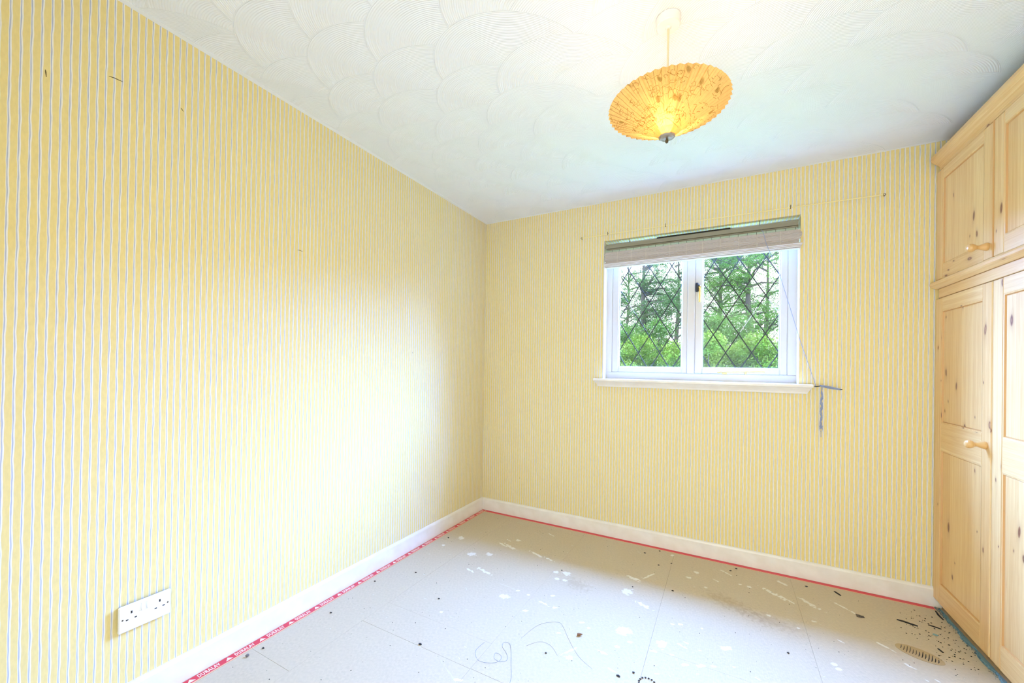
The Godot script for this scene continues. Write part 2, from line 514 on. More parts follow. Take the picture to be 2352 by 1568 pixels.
func materials():
	var wp := mat(Color.WHITE, 0.75, 0.0, 0.35)
	wp.albedo_texture = wallpaper_texture()
	M.paper_wall = wp
	var ce := mat(c8(242, 246, 253), 0.7, 0.0, 0.35)
	ce.heightmap_enabled = true
	ce.heightmap_texture = artex_texture()
	ce.heightmap_scale = 0.18
	M.ceiling = ce
	M.ceiling_flat = mat(c8(242, 246, 253), 0.7, 0.0, 0.35)
	M.plaster = mat(c8(222, 214, 196), 0.85)
	var gloss := mat(c8(238, 234, 228), 0.32)
	M.gloss = gloss
	var gn := NoiseTexture2D.new()
	gn.width = 256
	gn.height = 256
	gn.seamless = true
	gn.noise = FastNoiseLite.new()
	gn.noise.seed = 4
	gn.noise.frequency = 0.02
	var ramp := Gradient.new()
	ramp.set_color(0, c8(236, 230, 222))
	ramp.set_color(1, c8(246, 243, 239))
	gn.color_ramp = ramp
	gloss.albedo_color = Color.WHITE
	gloss.albedo_texture = gn
	gloss.uv1_triplanar = true
	gloss.uv1_world_triplanar = true
	gloss.uv1_scale = Vector3(1.7, 1.7, 1.7)
	M.upvc = mat(c8(222, 216, 210), 0.28)
	for k in 3:
		var p := mat(Color.WHITE, 0.38)
		p.albedo_texture = pine_texture(31 + k * 7, [24, 20, 14][k])
		p.clearcoat_enabled = true
		p.clearcoat = 0.2
		p.clearcoat_roughness = 0.25
		M["pine%d" % k] = p
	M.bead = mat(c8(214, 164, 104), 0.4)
	M.knob = mat(c8(222, 176, 112), 0.3)
	var bt := board_textures()
	var fl := mat(Color.WHITE, 0.8, 0.0, 0.3)
	fl.albedo_texture = bt[0]
	fl.heightmap_enabled = true
	fl.heightmap_texture = bt[1]
	fl.heightmap_scale = 0.05
	fl.uv1_scale = Vector3(1.0 / 0.16, 1.0 / 0.16, 1)
	fl.detail_enabled = true
	fl.detail_albedo = floor_marks()
	fl.detail_uv_layer = BaseMaterial3D.DETAIL_UV_2
	fl.detail_blend_mode = BaseMaterial3D.BLEND_MODE_MIX
	M.board = fl
	M.under = mat(c8(112, 96, 76), 0.9)
	M.plastic = mat(c8(243, 242, 240), 0.3)
	M.black = mat(c8(28, 27, 30), 0.5)
	M.rubber = mat(c8(38, 36, 40), 0.8)
	M.brass = mat(c8(212, 186, 116), 0.3, 0.85)
	M.steel = mat(c8(176, 168, 152), 0.35, 0.8)
	M.hook = mat(c8(96, 82, 60), 0.45, 0.7)
	M.cord = mat(c8(156, 168, 204), 0.8)
	M.flex = mat(c8(226, 214, 178), 0.5)
	M.red = mat(c8(222, 48, 66), 0.35)
	M.tape_edge = mat(c8(236, 190, 150), 0.5)
	M.print = mat(c8(246, 226, 206), 0.45)
	M.lead = mat(c8(54, 52, 46), 0.6)
	M.glue = mat(c8(210, 212, 208), 0.7)
	var g := mat(Color(1, 1, 1, 0.03), 0.0, 0.0, 0.22)
	g.transparency = BaseMaterial3D.TRANSPARENCY_ALPHA
	M.glass = g
	M.batten = mat(c8(146, 140, 120), 0.6)
	var sl := mat(c8(206, 195, 191), 0.6)
	M.slat = sl
	M.slat_pale = mat(c8(228, 222, 222), 0.55)
	var pn := mat(c8(216, 222, 208), 0.7)
	pn.backlight_enabled = true
	pn.backlight = Color(0.6, 0.65, 0.55)
	M.weave = pn
	M.string = mat(c8(232, 224, 210), 0.8)
	M.string_dark = mat(c8(98, 104, 96), 0.8)
	var sh := mat(Color.WHITE, 0.7, 0.0, 0.3)
	sh.albedo_texture = shade_texture()
	sh.backlight_enabled = true
	sh.backlight = Color(1.0, 0.93, 0.8)
	M.shade = sh
	var bulb := mat(c8(255, 244, 220), 0.3)
	bulb.emission_enabled = true
	bulb.emission = Color(1.0, 0.80, 0.50)
	bulb.emission_energy_multiplier = 2.5
	M.bulb = bulb
	var cp := mat(c8(112, 150, 164), 0.95)
	cp.rim_enabled = true
	cp.rim = 0.4
	M.carpet = cp
	var leafy := func(c: Color) -> StandardMaterial3D:
		var m := mat(c, 0.6, 0.0, 0.3)
		m.backlight_enabled = true
		m.backlight = Color(0.7, 0.85, 0.4)
		m.vertex_color_use_as_albedo = true
		return m
	M.leaf_bright = leafy.call(c8(182, 208, 126))
	M.leaf_mid = leafy.call(c8(142, 186, 128))
	M.leaf_dark = leafy.call(c8(124, 164, 138))
	M.bark = mat(c8(92, 90, 92), 0.9)
	M.grass = mat(c8(112, 150, 78), 0.95)
	M.brick = mat(c8(150, 110, 90), 0.9)

# ------------------------------------------------------------------ scene
func _ready():
	rng.seed = 42
	# camera
	var cam := Camera3D.new()
	cam.name = "camera"
	cam.near = 0.05
	cam.far = 200.0
	cam.projection = Camera3D.PROJECTION_FRUSTUM
	cam.size = 2.0 * cam.near * 784.0 / 911.52
	cam.frustum_offset = Vector2(0, (836.98 - 784.0) / 911.52 * cam.near)
	cam.position = Vector3(1.75416, 1.17598, 2.78669)
	cam.basis = Basis.from_euler(Vector3(0.00482, 0.49242, 0.01484))
	add_child(cam)
	cam.current = true
	# sky and exposure
	var we := WorldEnvironment.new()
	we.name = "world"
	var env := Environment.new()
	env.background_mode = Environment.BG_SKY
	var sky := Sky.new()
	var sm := ProceduralSkyMaterial.new()
	sm.sky_top_color = Color(0.93, 0.95, 1.0)
	sm.sky_horizon_color = Color(0.97, 0.97, 1.0)
	sm.ground_bottom_color = Color(0.35, 0.40, 0.28)
	sm.ground_horizon_color = Color(0.45, 0.50, 0.38)
	sky.sky_material = sm
	env.sky = sky
	env.background_energy_multiplier = 4.0
	env.tonemap_mode = Environment.TONE_MAPPER_LINEAR
	env.tonemap_exposure = 1.01
	env.sdfgi_enabled = true
	env.ssao_enabled = true
	env.ssil_enabled = true
	we.environment = env
	add_child(we)
	# overcast daylight above the garden, as the window lets it in
	var day := AreaLight3D.new()
	day.name = "daylight"
	day.area_size = Vector2(7.0, 2.45)
	day.position = Vector3(1.56, 3.2, -1.9)
	day.rotation_degrees = Vector3(-38, 180, 0)
	day.light_color = Color(0.45, 0.65, 1.0)
	day.light_energy = 900.0
	day.area_range = 12.0
	day.area_attenuation = 2.0
	day.shadow_enabled = true
	add_child(day)

	# added fill light behind the viewer, set in an unseen doorway
	var room_fill := AreaLight3D.new()
	room_fill.name = "added_fill_light"
	room_fill.area_size = Vector2(0.70, 1.92)
	room_fill.position = Vector3(1.76, 0.99, ROOM_Z + 0.03)
	room_fill.light_color = Color(0.985, 0.995, 0.935)
	room_fill.light_energy = 3.6
	room_fill.area_range = 12.0
	room_fill.area_attenuation = 2.0
	room_fill.shadow_enabled = true
	add_child(room_fill)

	materials()
	room()
	window()
	wardrobe()
	pendant()
	blind()
	curtain_wire()
	cleat()
	socket()
	tapes()
	debris()
	garden()

func room():
	# floor: hardboard sheets on a dark deck
	var fl := Node3D.new()
	fl.name = "floor"
	add_child(fl)
	structure(fl)
	var d := MB.new()
	d.box(Vector3(-0.1, -0.16, -0.1), Vector3(ROOM_X + 0.1, -0.006, ROOM_Z + 0.1))
	put("deck", d, M.under, fl)
	var xs := [0.0, 0.300, 0.895, 1.484, 2.092, 2.71, ROOM_X]
	var cuts := [[0.0, 0.62, 1.84, ROOM_Z], [0.0, 0.115, 1.331, 1.492, 2.55, ROOM_Z], [0.0, 0.534, 1.490, 2.70, ROOM_Z], [0.0, 1.03, 2.25, ROOM_Z], [0.0, 0.90, 2.12, ROOM_Z], [0.0, 1.22, 2.44, ROOM_Z]]
	for i in 6:
		for j in cuts[i].size() - 1:
			var g := 0.0003
			var st := SurfaceTool.new()
			st.begin(Mesh.PRIMITIVE_TRIANGLES)
			var x0: float = xs[i] + g
			var x1: float = xs[i + 1] - g
			var z0: float = cuts[i][j] + g
			var z1: float = cuts[i][j + 1] - g
			var lift := rng.randf_range(-0.0004, 0.0)
			var b := 0.0003
			var pts := [[x0, -0.006, z0], [x1, -0.006, z0], [x1, -0.006, z1], [x0, -0.006, z1], [x0, lift - b, z0], [x1, lift - b, z0], [x1, lift - b, z1], [x0, lift - b, z1], [x0 + b, lift, z0 + b], [x1 - b, lift, z0 + b], [x1 - b, lift, z1 - b], [x0 + b, lift, z1 - b]]
			var face := func(ids: Array, n: Vector3):
				for k in [[0, 1, 2], [0, 2, 3]]:
					var tri := []
					for q in k:
						var p = pts[ids[q]]
						tri.append(Vector3(p[0], p[1], p[2]))
					if (tri[1] - tri[0]).cross(tri[2] - tri[0]).dot(n) > 0: tri = [tri[0], tri[2], tri[1]]
					for v in tri:
						st.set_normal(n)
						st.set_uv(Vector2(v.x, v.z))
						st.set_uv2(Vector2(v.x / 2.8, v.z / 3.2))
						st.add_vertex(v)
			face.call([8, 9, 10, 11], Vector3.UP)
			for k in 4:
				var l := (k + 1) % 4
				var n: Vector3 = [Vector3(0, 0, -1), Vector3(1, 0, 0), Vector3(0, 0, 1), Vector3(-1, 0, 0)][k]
				face.call([k, l, 4 + l, 4 + k], n)
				face.call([4 + k, 4 + l, 8 + l, 8 + k], (n + Vector3.UP).normalized())
			put("board", st.commit(), M.board, fl)
	# ceiling with combed fans
	var c := MB.new()
	c.grain = 2
	c.box(Vector3(-0.1, CEIL, -0.1), Vector3(ROOM_X + 0.1, CEIL + 0.12, ROOM_Z + 0.1))
	var cst := SurfaceTool.new()
	var arr := c.st.commit_to_arrays()
	var uv: PackedVector2Array = arr[Mesh.ARRAY_TEX_UV]
	var vs: PackedVector3Array = arr[Mesh.ARRAY_VERTEX]
	for i in uv.size():
		# rows of fans: tops at z = 1.885, 1.707, 1.51 with every other row shifted by half a fan
		uv[i] = Vector2((vs[i].x - 0.08) / 1.24, (vs[i].z - 0.59) / 1.11)
	arr[Mesh.ARRAY_TEX_UV] = uv
	var am := ArrayMesh.new()
	am.add_surface_from_arrays(Mesh.PRIMITIVE_TRIANGLES, arr)
	var cm := MeshInstance3D.new()
	cm.mesh = am
	cm.material_override = M.ceiling
	cm.name = "ceiling"
	add_child(cm)
	structure(cm)
	var t := MB.new()
	t.box(Vector3(0, CEIL - 0.0015, 0), Vector3(0.022, CEIL, ROOM_Z))
	t.box(Vector3(0.022, CEIL - 0.0015, 0), Vector3(ROOM_X, CEIL, 0.012))
	put("smooth_border", t, M.ceiling_flat, cm)
	# walls; u of the paper in tiles of 20 stripes
	wall("wall_left", [[Vector3(-0.12, -0.15, -0.22), Vector3(0, CEIL, ROOM_Z + 0.12)]])
	wall("wall_right", [[Vector3(ROOM_X, -0.15, -0.22), Vector3(ROOM_X + 0.12, CEIL, ROOM_Z + 0.12)]])
	var wf := wall("wall_front", [[Vector3(0, -0.15, ROOM_Z), Vector3(1.38, CEIL, ROOM_Z + 0.12)], [Vector3(2.14, -0.15, ROOM_Z), Vector3(ROOM_X, CEIL, ROOM_Z + 0.12)], [Vector3(1.38, 1.98, ROOM_Z), Vector3(2.14, CEIL, ROOM_Z + 0.12)]])
	# unseen doorway added for the fill light, with lining and architrave
	var dl := MB.new()
	for q in [[Vector3(1.38, 0, ROOM_Z - 0.002), Vector3(1.40, 1.98, ROOM_Z + 0.122)], [Vector3(2.12, 0, ROOM_Z - 0.002), Vector3(2.14, 1.98, ROOM_Z + 0.122)], [Vector3(1.40, 1.96, ROOM_Z - 0.002), Vector3(2.12, 1.98, ROOM_Z + 0.122)], [Vector3(1.32, 0, ROOM_Z - 0.016), Vector3(1.385, 2.045, ROOM_Z)], [Vector3(2.135, 0, ROOM_Z - 0.016), Vector3(2.20, 2.045, ROOM_Z)], [Vector3(1.385, 1.975, ROOM_Z - 0.016), Vector3(2.135, 2.045, ROOM_Z)]]:
		dl.box(q[0], q[1], 0.002)
	put("added_door_lining", dl, M.gloss, wf)
	# unseen hallway, added to close off the doorway of the fill light
	var hf := MB.new()
	hf.box(Vector3(0.6, -0.16, ROOM_Z + 0.12), Vector3(2.9, 0.0, ROOM_Z + 1.4))
	hf.box(Vector3(0.6, CEIL, ROOM_Z + 0.12), Vector3(2.9, CEIL + 0.12, ROOM_Z + 1.4))
	hf.box(Vector3(0.5, -0.15, ROOM_Z + 0.12), Vector3(0.6, CEIL, ROOM_Z + 1.4))
	hf.box(Vector3(2.9, -0.15, ROOM_Z + 0.12), Vector3(3.0, CEIL, ROOM_Z + 1.4))
	hf.box(Vector3(0.5, -0.15, ROOM_Z + 1.4), Vector3(3.0, CEIL, ROOM_Z + 1.5))
	structure(put("wall_added_hallway", hf, M.plaster))
	var wb := wall("wall_back", [
		[Vector3(0, -0.15, -0.22), Vector3(0.99, CEIL, 0)], [Vector3(2.13, -0.15, -0.22), Vector3(ROOM_X, CEIL, 0)],
		[Vector3(0.99, -0.15, -0.22), Vector3(2.13, 1.075, 0)], [Vector3(0.99, 2.075, -0.22), Vector3(2.13, CEIL, 0)]])
	# painted side linings of the window opening
	for s in [[0.99, 0.9945], [2.1255, 2.13]]:
		var l := MB.new()
		l.box(Vector3(s[0], 1.100, -0.09), Vector3(s[1], 1.92, 0.002), 0.001)
		put("window_lining", l, M.gloss, wb)
	# skirting boards: chamfered top edge
	for k in 2:
		var p := [Vector2(0, 0.001), Vector2(SK, 0.001), Vector2(SK, SKH - 0.012), Vector2(SK - 0.003, SKH - 0.004), Vector2(0.006, SKH), Vector2(0, SKH)]
		var m := MB.new()
		if k == 0:
			m.prism(p, 2, 0.0, ROOM_Z)
		else:
			var q := []
			for v in p: q.append(Vector2(v.y, v.x))
			m.prism(q, 0, SK, 2.72)
		var o := put("baseboard_left" if k == 0 else "baseboard_back", m, M.gloss)
		structure(o)
	# torn and scuffed places in the wallpaper
	var wl: Node = get_node("wall_left")
	for s in [[2.089, 2.286, 2.092, 2.252], [2.098, 2.095, 2.089, 2.087], [1.256, 0.860, 1.250, 0.857], [1.702, 1.640, 1.701, 1.615], [2.02, 2.42, 2.00, 2.418]]:
		var m := MB.new()
		var a := Vector3(0.0006, s[0], s[1])
		var e := Vector3(0.0006, s[2], s[3])
		m.tube([a, a.lerp(e, 0.4) + Vector3(0, 0.0012, 0), e], [0.0006, 0.0013, 0.0006], 5)
		put("tear", m, M.hook, wl)
	for s in [[1.247, 1.672, 1.252, 1.668], [0.34, 0.30, 0.345, 0.303]]:
		var m := MB.new()
		m.tube([Vector3(s[0], s[1], 0.0006), Vector3(s[2], s[3], 0.0006)], 0.0012, 5)
		put("tear", m, M.hook, wb)

func wall(called: String, boxes: Array) -> MeshInstance3D:
	var m := MB.new()
	m.uvs = 1.0
	for b in boxes: m.box(b[0], b[1])
	var arr := m.st.commit_to_arrays()
	var uv: PackedVector2Array = arr[Mesh.ARRAY_TEX_UV]
	var vs: PackedVector3Array = arr[Mesh.ARRAY_VERTEX]
	var ns: PackedVector3Array = arr[Mesh.ARRAY_NORMAL]
	for i in uv.size():
		var v := vs[i]
		var n := ns[i]
		var T := 0.386
		if absf(n.x) > 0.5: uv[i] = Vector2(-v.z * signf(n.x) / T, v.y / 1.2)
		elif absf(n.z) > 0.5: uv[i] = Vector2(v.x * signf(n.z) / T, v.y / 1.2)
		else: uv[i] = Vector2(v.x / T, v.z / 1.2)
	arr[Mesh.ARRAY_TEX_UV] = uv
	var am := ArrayMesh.new()
	am.add_surface_from_arrays(Mesh.PRIMITIVE_TRIANGLES, arr)
	var o := MeshInstance3D.new()
	o.mesh = am
	o.material_override = M.paper_wall
	o.name = called
	add_child(o)
	structure(o)
	return o

func window():
	var w := Node3D.new()
	w.name = "window_1"
	w.position = Vector3(1.56, 1.10, -0.10)
	add_child(w)
	structure(w)
	var O := w.position
	# outer frame and mullion
	var f := MB.new(O)
	var z0 := -0.15
	var z1 := -0.085
	f.box(Vector3(0.9903, 1.147, z0), Vector3(1.031, 2.034, z1), 0.003)
	f.box(Vector3(2.083, 1.147, z0), Vector3(2.1297, 2.034, z1), 0.003)
	f.box(Vector3(0.9903, 1.0753, z0), Vector3(2.1297, 1.147, z1 - 0.0003), 0.003)
	f.box(Vector3(0.9903, 2.034, z0), Vector3(2.1297, 2.0748, z1), 0.003)
	f.box(Vector3(1.531, 1.147, z0), Vector3(1.576, 2.034, z1 + 0.004), 0.003)
	put("frame", f, M.upvc, w)
	for k in 2:
		var x0: float = [1.031, 1.576][k]
		var x1: float = [1.531, 2.083][k]
		var gx0: float = [1.077, 1.621][k]
		var gx1: float = [1.497, 2.045][k]
		var gy0 := 1.185
		var gy1 := 1.992
		var s := MB.new(O)
		var sz := z1 - 0.004
		s.box(Vector3(x0, 1.148, z0 + 0.006), Vector3(gx0, 2.033, sz), 0.004)
		s.box(Vector3(gx1, 1.148, z0 + 0.006), Vector3(x1, 2.033, sz), 0.004)
		s.box(Vector3(gx0, 1.148, z0 + 0.006), Vector3(gx1, gy0, sz), 0.004)
		s.box(Vector3(gx0, gy1, z0 + 0.006), Vector3(gx1, 2.033, sz), 0.004)
		# glazing bead
		var e := 0.005
		s.box(Vector3(gx0, gy0, -0.112), Vector3(gx0 + e, gy1, -0.098), 0.002)
		s.box(Vector3(gx1 - e, gy0, -0.112), Vector3(gx1, gy1, -0.098), 0.002)
		s.box(Vector3(gx0, gy0, -0.112), Vector3(gx1, gy0 + e, -0.098), 0.002)
		var sash := put("sash", s, M.upvc, w)
		var p := MB.new(O)
		var gz := -0.116
		p.quad(Vector3(gx0, gy0, gz), Vector3(gx1, gy0, gz), Vector3(gx1, gy1, gz), Vector3(gx0, gy1, gz), Vector3(0, 0, 1))
		put("pane", p, M.glass, sash)
		lead_lattice(sash, O, gx0, gx1, gy0, gy1, gz, [1.284, 1.829][k], 1.640, k)
	# cockspur handle: dark wedge and brass lever
	var h := MB.new(O)
	h.box(Vector3(1.578, 1.684, -0.091), Vector3(1.596, 1.742, -0.066), 0.004)
	h.box(Vector3(1.592, 1.716, -0.082), Vector3(1.606, 1.730, -0.070), 0.003)
	var hh := put("handle", h, M.black, w)
	var l := MB.new(O)
	l.box(Vector3(1.597, 1.614, -0.080), Vector3(1.611, 1.722, -0.068), 0.003)
	l.lathe(Vector3(1.604, 1.712, -0.068), Vector3(0, 0, 1), [Vector2(0.008, 0), Vector2(0.008, 0.004), Vector2(0, 0.006)], 12)
	put("lever", l, M.brass, hh)
	# casement stay along the lower rail
	var s2 := MB.new(O)
	s2.box(Vector3(1.712, 1.153, -0.089), Vector3(1.726, 1.166, -0.062), 0.003)
	s2.tube([Vector3(1.716, 1.160, -0.070), Vector3(1.74, 1.163, -0.068), Vector3(1.97, 1.166, -0.068)], 0.0055, 8)
	s2.box(Vector3(1.738, 1.1475, -0.0845), Vector3(1.766, 1.156, -0.062), 0.002)
	s2.box(Vector3(1.862, 1.148, -0.0845), Vector3(1.872, 1.160, -0.062), 0.002)
	put("casement_stay", s2, M.brass, w)
	# dark cover of the trickle vent on the head of the frame
	var v := MB.new(O)
	v.box(Vector3(1.332, 2.050, -0.085), Vector3(1.777, 2.073, -0.066), 0.004)
	put("trickle_vent", v, M.black, w)
	# window board with a coved nose
	var t := MB.new(Vector3(1.56, 1.045, 0))
	var prof := [Vector2(1.100, -0.085), Vector2(1.100, 0.052), Vector2(1.097, 0.056), Vector2(1.084, 0.056), Vector2(1.081, 0.053), Vector2(1.075, 0.045), Vector2(1.066, 0.032), Vector2(1.055, 0.023), Vector2(1.045, 0.018), Vector2(1.045, 0.0), Vector2(1.076, 0.0), Vector2(1.076, -0.085)]
	var top := [Vector2(1.100, -0.085), Vector2(1.100, 0.054), Vector2(1.097, 0.057), Vector2(1.085, 0.057), Vector2(1.082, 0.054), Vector2(1.082, 0.0), Vector2(1.077, 0.0), Vector2(1.077, -0.085)]
	t.prism(top, 0, 0.992, 2.128)
	t.prism([Vector2(1.100, 0.0005), Vector2(1.100, 0.054), Vector2(1.097, 0.057), Vector2(1.085, 0.057), Vector2(1.082, 0.054), Vector2(1.082, 0.0005)], 0, 0.938, 0.992)
	t.prism([Vector2(1.100, 0.0005), Vector2(1.100, 0.054), Vector2(1.097, 0.057), Vector2(1.085, 0.057), Vector2(1.082, 0.054), Vector2(1.082, 0.0005)], 0, 2.128, 2.188)
	var board := put("trim_1", t, M.gloss)
	structure(board)
	var cv := MB.new(board.position)
	var cove := [Vector2(1.0812, 0.0005), Vector2(1.0812, 0.047), Vector2(1.074, 0.042), Vector2(1.064, 0.031), Vector2(1.055, 0.024), Vector2(1.047, 0.021), Vector2(1.045, 0.018), Vector2(1.045, 0.0005)]
	# mitred ends: the cove is shorter at its foot
	for i in cove.size():
		var a: Vector2 = cove[i]
		var b: Vector2 = cove[(i + 1) % cove.size()]
		var ia := 0.946 + (1.0812 - a.x) * 0.45
		var ib := 0.946 + (1.0812 - b.x) * 0.45
		var ja := 2.182 - (1.0812 - a.x) * 0.45
		var jb := 2.182 - (1.0812 - b.x) * 0.45
		var e := (b - a).normalized()
		cv.quad(Vector3(ia, a.x, a.y), Vector3(ib, b.x, b.y), Vector3(jb, b.x, b.y), Vector3(ja, a.x, a.y), Vector3(0, -absf(e.y), absf(e.x)).normalized() if i > 0 and i < 6 else Vector3(0, 1.0 if i == 0 else 0.0, -1.0 if i == 7 else 0.0) + Vector3(0, -1.0 if i == 6 else 0.0, 0))
	for s in 2:
		for i in range(1, cove.size() - 1):
			var q := []
			for v3 in [cove[0], cove[i], cove[i + 1]]:
				q.append(Vector3((0.946 + (1.0812 - v3.x) * 0.45) if s == 0 else (2.182 - (1.0812 - v3.x) * 0.45), v3.x, v3.y))
			cv.tri(q[0], q[1], q[2], Vector3(-1 if s == 0 else 1, -0.4, 0).normalized())
	put("cove", cv, M.gloss, board)

func lead_lattice(parent: Node, O: Vector3, gx0: float, gx1: float, gy0: float, gy1: float, gz: float, nx: float, ny: float, pane: int):
	var w := 0.1435
	var h := 0.237
	for dirn in [1, -1]:
		for k in range(-9, 10):
			# line through (nx + k*w, ny) with slope +-h/w
			var p := Vector2(nx + k * w, ny)
			var d := Vector2(w, h * dirn)
			var t0 := -20.0
			var t1 := 20.0
			for ax in 2:
				var lo: float = (gx0 if ax == 0 else gy0) + 0.005
				var hi: float = (gx1 if ax == 0 else gy1) - 0.005
				var a: float = (lo - p[ax]) / d[ax]
				var b: float = (hi - p[ax]) / d[ax]
				t0 = maxf(t0, minf(a, b))
				t1 = minf(t1, maxf(a, b))
			if t1 - t0 < 0.06: continue
			# where the strip has come away, its pale glue line is left
			var gap := []
			if pane == 0 and dirn == -1 and k == -1: gap = [-0.05, 0.30]
			if pane == 0 and dirn == -1 and k == 0: gap = [0.02, 0.03]
			if pane == 1 and dirn == -1 and k == 1: gap = [0.10, 0.72]
			if pane == 1 and dirn == 1 and k == 1: gap = [-0.95, -0.30]
			var spans := [[t0, t1, 0]]
			if gap:
				spans = [[t0, gap[0], 0], [gap[0], gap[1], 1], [gap[1], t1, 0]]
			for s in spans:
				var a: float = maxf(s[0], t0)
				var b: float = minf(s[1], t1)
				if b - a < 0.02: continue
				var A := p + d * a
				var B := p + d * b
				var m := MB.new(O)
				var n2 := Vector2(-d.y, d.x).normalized() * (0.0031 if s[2] == 0 else 0.0026)
				var zz := gz + 0.0005 + (0.0003 if dirn == 1 else 0.0)
				var th := 0.0016 if s[2] == 0 else 0.0004
				var c0 := Vector3(A.x + n2.x, A.y + n2.y, zz)
				var c1 := Vector3(A.x - n2.x, A.y - n2.y, zz)
				var c2 := Vector3(B.x - n2.x, B.y - n2.y, zz)
				var c3 := Vector3(B.x + n2.x, B.y + n2.y, zz)
				var up := Vector3(0, 0, th)
				var mid := Vector3((A.x + B.x) / 2, (A.y + B.y) / 2, zz)
				m.quad(c0 + up, c1 + up, c2 + up, c3 + up, Vector3(0, 0, 1))
				m.quad(c0, c1, c2, c3, Vector3(0, 0, -1))
				var e := [c0, c1, c2, c3]
				for q in 4:
					var f: Vector3 = e[q]
					var g: Vector3 = e[(q + 1) % 4]
					m.quad(f, g, g + up, f + up, ((f + g) / 2 - mid).normalized())
				put("lead_strip" if s[2] == 0 else "glue_line", m, M.lead if s[2] == 0 else M.glue, parent)

func door(parent: Node3D, called: String, O: Vector3, z0: float, z1: float, y0: float, y1: float, panels: Array, mi: int, knob_z: float, knob_y: float):
	# a framed door in the plane x = 2.69, its face towards -x; panels: [y0, y1] openings between the stiles
	var fx := 2.690
	var th := 0.020
	var st := 0.066
	var m := MB.new(O)
	m.uvs = 1.0
	# each piece is cut from its own place of the 0.6 m x 1.6 m board pattern
	var vo := 0.02 if y1 < 1.6 else rng.randf_range(-1.6, -0.7)
	m.grain = 1
	m.uvo = Vector2(rng.randf_range(0.0, 0.53) - z0, vo)
	m.box(Vector3(fx, y0, z0), Vector3(fx + th, y1, z0 + st), 0.003)
	m.uvo = Vector2(rng.randf_range(0.0, 0.53) - z1 + st, vo)
	m.box(Vector3(fx, y0, z1 - st), Vector3(fx + th, y1, z1), 0.003)
	m.grain = 2
	var ys := [y0]
	for p in panels:
		ys.append(p[0])
		ys.append(p[1])
	ys.append(y1)
	for i in range(0, ys.size(), 2):
		m.uvo = Vector2(rng.randf_range(0.0, 0.45) - ys[i], rng.randf_range(0.0, 1.1) - z0)
		m.box(Vector3(fx + 0.0003, ys[i], z0 + st), Vector3(fx + th, ys[i + 1], z1 - st), 0.0008)
	var d := put(called, m, M["pine%d" % mi], parent)
	for p in panels:
		var q := MB.new(O)
		q.grain = 1
		q.uvo = Vector2(rng.randf_range(0.0, 0.24) - z0 - st, vo)
		var a := Vector3(0, p[0], z0 + st)
		var b := Vector3(0, p[1], z1 - st)
		# sloped bead inside the frame, then the sunk field
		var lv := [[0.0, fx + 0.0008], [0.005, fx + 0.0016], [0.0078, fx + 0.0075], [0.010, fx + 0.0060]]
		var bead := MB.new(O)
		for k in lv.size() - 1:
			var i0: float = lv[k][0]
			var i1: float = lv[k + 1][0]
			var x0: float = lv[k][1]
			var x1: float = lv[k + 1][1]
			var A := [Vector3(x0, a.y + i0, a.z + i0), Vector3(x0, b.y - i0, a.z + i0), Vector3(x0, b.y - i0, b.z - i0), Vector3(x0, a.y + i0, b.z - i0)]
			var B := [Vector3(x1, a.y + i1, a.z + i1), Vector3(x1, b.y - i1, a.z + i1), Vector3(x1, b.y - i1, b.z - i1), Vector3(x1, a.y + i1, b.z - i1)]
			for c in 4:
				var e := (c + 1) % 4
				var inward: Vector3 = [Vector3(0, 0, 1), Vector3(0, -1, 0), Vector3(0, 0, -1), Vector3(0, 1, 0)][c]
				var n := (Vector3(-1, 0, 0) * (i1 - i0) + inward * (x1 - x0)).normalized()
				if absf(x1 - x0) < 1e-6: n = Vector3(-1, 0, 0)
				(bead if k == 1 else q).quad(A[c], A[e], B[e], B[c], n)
		var il: float = lv[3][0]
		var xl: float = lv[3][1]
		q.quad(Vector3(xl, a.y + il, a.z + il), Vector3(xl, b.y - il, a.z + il), Vector3(xl, b.y - il, b.z - il), Vector3(xl, a.y + il, b.z - il), Vector3(-1, 0, 0))
		put("panel", q, M["pine%d" % ((mi + 1) % 2)], d)
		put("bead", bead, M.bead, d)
	var k := MB.new(O)
	k.lathe(Vector3(fx, knob_y, knob_z), Vector3(-1, 0, 0), [Vector2(0.0155, 0), Vector2(0.0165, 0.003), Vector2(0.0155, 0.008), Vector2(0.012, 0.016), Vector2(0.0085, 0.024), Vector2(0.0078, 0.028), Vector2(0.0095, 0.033), Vector2(0.014, 0.038), Vector2(0.0168, 0.044), Vector2(0.0172, 0.049), Vector2(0.0155, 0.055), Vector2(0.011, 0.0595), Vector2(0.005, 0.0615), Vector2(0, 0.062)], 24)
	put("knob", k, M.knob, d)

